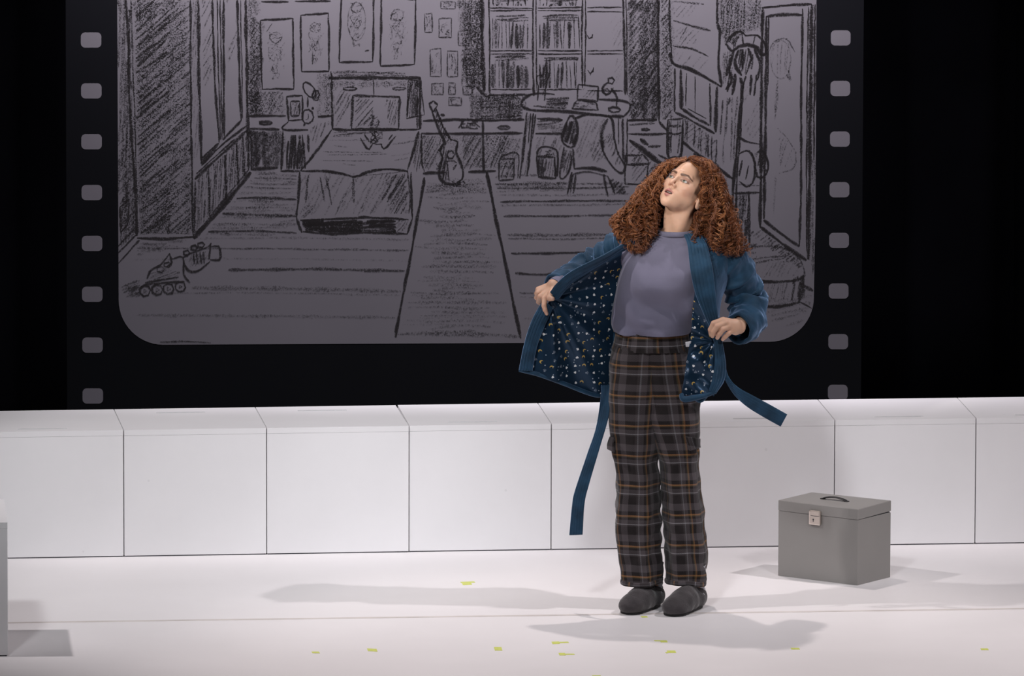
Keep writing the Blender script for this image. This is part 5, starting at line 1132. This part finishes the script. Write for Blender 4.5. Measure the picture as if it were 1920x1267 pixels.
def cur(c, t):
    c = np.asarray(c, float); t = np.asarray(t)*(len(c)-1); i = np.clip(t.astype(int), 0, len(c)-2); f = (t-i)[:, None]; return c[i]*(1-f)+c[i+1]*f
def px3(pp, y): return np.array([V3(a, b, c) for (a, b), c in zip(pp, y)])
strV, strF, strS = [], [], []
NP = 46; nbase = 0
ck = np.array([0, -.012, .035]); rk = np.array([.074, .094, .086])*SC
def add_lock(inn, out, s, t0, t1, dep, nstr, rad, wl, thick, shade):
    global nbase
    t = np.linspace(t0, t1, 16); sw = s+.10*np.sin(t*5+rng.uniform(0, 6))*t
    pp = cur(inn, t)*(1-sw[:, None])+cur(out, t)*sw[:, None]
    y = dep[0]+(dep[1]-dep[0])*t+rng.normal(0, .008)+.012*np.sin(t*6+rng.uniform(0, 6))
    W_ = px3(pp, y)
    for _ in range(2):      # stay outside the skull
        q = (W_-HC)@HR.astype(float); e = (q-ck)/rk; l = np.linalg.norm(e, axis=1)
        lim = (1.05+.13*rng.random())*np.ones(16)
        if t0 < .03: lim[:4] = np.linspace(.97, lim[4], 5)[:4]
        k = np.where(l < lim, lim/np.maximum(l, .2), 1)[:, None]
        W_ = HC+((e*k)*rk+ck)@HR.astype(float).T
    tt_ = np.linspace(0, 1, 16); q1, q2, q3 = rng.uniform(0, 6.28, 3); W_ = W_+(np.stack([.007*np.sin(tt_*rng.uniform(7, 15)+q1), .007*np.sin(tt_*rng.uniform(7, 15)+q2), .005*np.sin(tt_*rng.uniform(7, 15)+q3)], 1)*np.clip(tt_*3, 0, 1)[:, None])
    NP = int(np.clip(np.linalg.norm(np.diff(W_, axis=0), axis=1).sum()/wl*7.5, 26, 100)); g = catmull(W_, NP); L = np.concatenate([[0], np.cumsum(np.linalg.norm(np.diff(g, axis=0), axis=1))])
    T = frames(g); up = np.array([.3, -1, .2]); b = np.cross(T, up); b /= np.linalg.norm(b, axis=1)[:, None]+1e-9; c = np.cross(T, b)
    ph = rng.uniform(0, 6.28); hand = rng.choice([-1, 1]); wv = wl*(1+.25*np.sin(L*20+ph))
    for k in range(nstr):
        o1, o2 = rng.normal(0, .0028, 2); rr_ = rad*rng.uniform(.75, 1.25)*np.clip(L/.10, 0.12, 1); p_ = ph+rng.normal(0, .35)
        an = hand*2*math.pi*L/wv+p_; cut = NP if rng.random() < .6 else int(NP*rng.uniform(.72, 1))
        path = g+b*(rr_*np.cos(an)+o1)[:, None]+c*(rr_*np.sin(an)+o2)[:, None]
        path = path[:cut]; n = len(path); Tt = frames(path); bb = np.cross(Tt, up); bb /= np.linalg.norm(bb, axis=1)[:, None]+1e-9; cc = np.cross(Tt, bb)
        w_ = thick*np.concatenate([np.ones(n-6), np.linspace(1, .25, 6)])
        for m in range(3):
            a_ = 2*math.pi*m/3; strV.append(path+(bb*math.cos(a_)+cc*math.sin(a_))*w_[:, None])
        base = nbase; idx = np.arange(n-1)
        for m in range(3):
            m2 = (m+1) % 3; strF.append(np.stack([base+m*n+idx, base+m2*n+idx, base+m2*n+idx+1, base+m*n+idx+1], 1))
        strS.append(np.full(3*n, np.clip(shade+rng.normal(0, .13), 0, 1))); nbase += 3*n
for side, inn, out, N in ((-1, li, lo_, 300), (1, ri, ro, 330)):
    for k in range(N):
        s = rng.uniform(0, 1)**.9; t0 = rng.choice([0.0, rng.uniform(0, .35), rng.uniform(.1, .5)]); t1 = min(1.0, t0+rng.uniform(.45, 1.0)); t1 = max(t1, .55)
        d0 = rng.uniform(.035, .14) if side < 0 else rng.uniform(-.03, .11); front = rng.random()
        add_lock(inn, out, s, t0, t1, (d0, rng.uniform(-.075, .06)), 6, *(lambda w_: (w_*rng.uniform(.20, .34), w_))(rng.uniform(.018, .046)), .00078, np.clip(.48+rng.normal(0, .2), .1, .9))
    for k in range(45):     # loose outer curls
        t0 = rng.uniform(.1, .7); add_lock(inn, out, rng.uniform(.95, 1.10), t0, min(1, t0+rng.uniform(.2, .4)), (rng.uniform(0, .08), rng.uniform(-.04, .06)), 3, rng.uniform(.006, .011), rng.uniform(.022, .034), .0009, .62)
# hair behind the neck
bi = [(1230, 340), (1226, 380), (1226, 420), (1224, 455)]; bo = [(1318, 330), (1312, 380), (1302, 420), (1300, 455)]
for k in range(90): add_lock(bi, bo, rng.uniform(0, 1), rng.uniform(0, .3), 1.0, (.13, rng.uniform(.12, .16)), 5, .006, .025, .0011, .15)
# crown and front hairline: short arcs over the top of the skull from the parting
for k in range(175):
    a0 = rng.uniform(-.05, .06); yy = rng.uniform(-.07, .034) if k < 150 else rng.uniform(.03, .05); sd = 1 if rng.random() < .62 and k < 150 else -1
    pts = []
    for f in np.linspace(0, 1, 9):
        th = .10+f*rng.uniform(1.0, 1.6); x = sd*math.sin(th); z = math.cos(th); pts.append([x*.98, (yy-f*.035)/.094, z])
    pts = np.array(pts); yv = pts[:, 1]; sc_ = np.sqrt(np.clip(1-yv**2, .15, 1))[:, None]; e = np.stack([pts[:, 0]*sc_[:, 0], yv, pts[:, 2]*sc_[:, 0]], 1)*rng.uniform(1.03, 1.13)
    W_ = HC+((e*rk)+ck)@HR.astype(float).T; g = catmull(W_, NP); L = np.concatenate([[0], np.cumsum(np.linalg.norm(np.diff(g, axis=0), axis=1))]); T = frames(g); up = np.array([.2, -1, .4]); b = np.cross(T, up); b /= np.linalg.norm(b, axis=1)[:, None]+1e-9; c = np.cross(T, b); ph = rng.uniform(0, 6)
    for q_ in range(6):
        rr_ = rng.uniform(.002, .0045)*np.clip(L/.05, 0, 1); an = 2*math.pi*L/rng.uniform(.02, .03)+ph+rng.normal(0, .3); path = g+b*(rr_*np.cos(an)+rng.normal(0, .003))[:, None]+c*(rr_*np.sin(an)+rng.normal(0, .002))[:, None]; n = NP
        Tt = frames(path); bb = np.cross(Tt, up); bb /= np.linalg.norm(bb, axis=1)[:, None]+1e-9; cc = np.cross(Tt, bb); base = nbase; idx = np.arange(n-1)
        for m in range(3): a_ = 2*math.pi*m/3; strV.append(path+(bb*math.cos(a_)+cc*math.sin(a_))*.0010)
        for m in range(3): m2 = (m+1) % 3; strF.append(np.stack([base+m*n+idx, base+m2*n+idx, base+m2*n+idx+1, base+m*n+idx+1], 1))
        strS.append(np.full(3*n, np.clip(.45+rng.normal(0, .13), 0, 1))); nbase += 3*n
me = np_mesh('hair', np.concatenate(strV), np.concatenate(strF)); at = me.attributes.new('shade', 'FLOAT', 'POINT'); at.data.foreach_set('value', np.concatenate(strS).astype(np.float32))
link('hair', me, M['hair'], woman, kind='stuff')
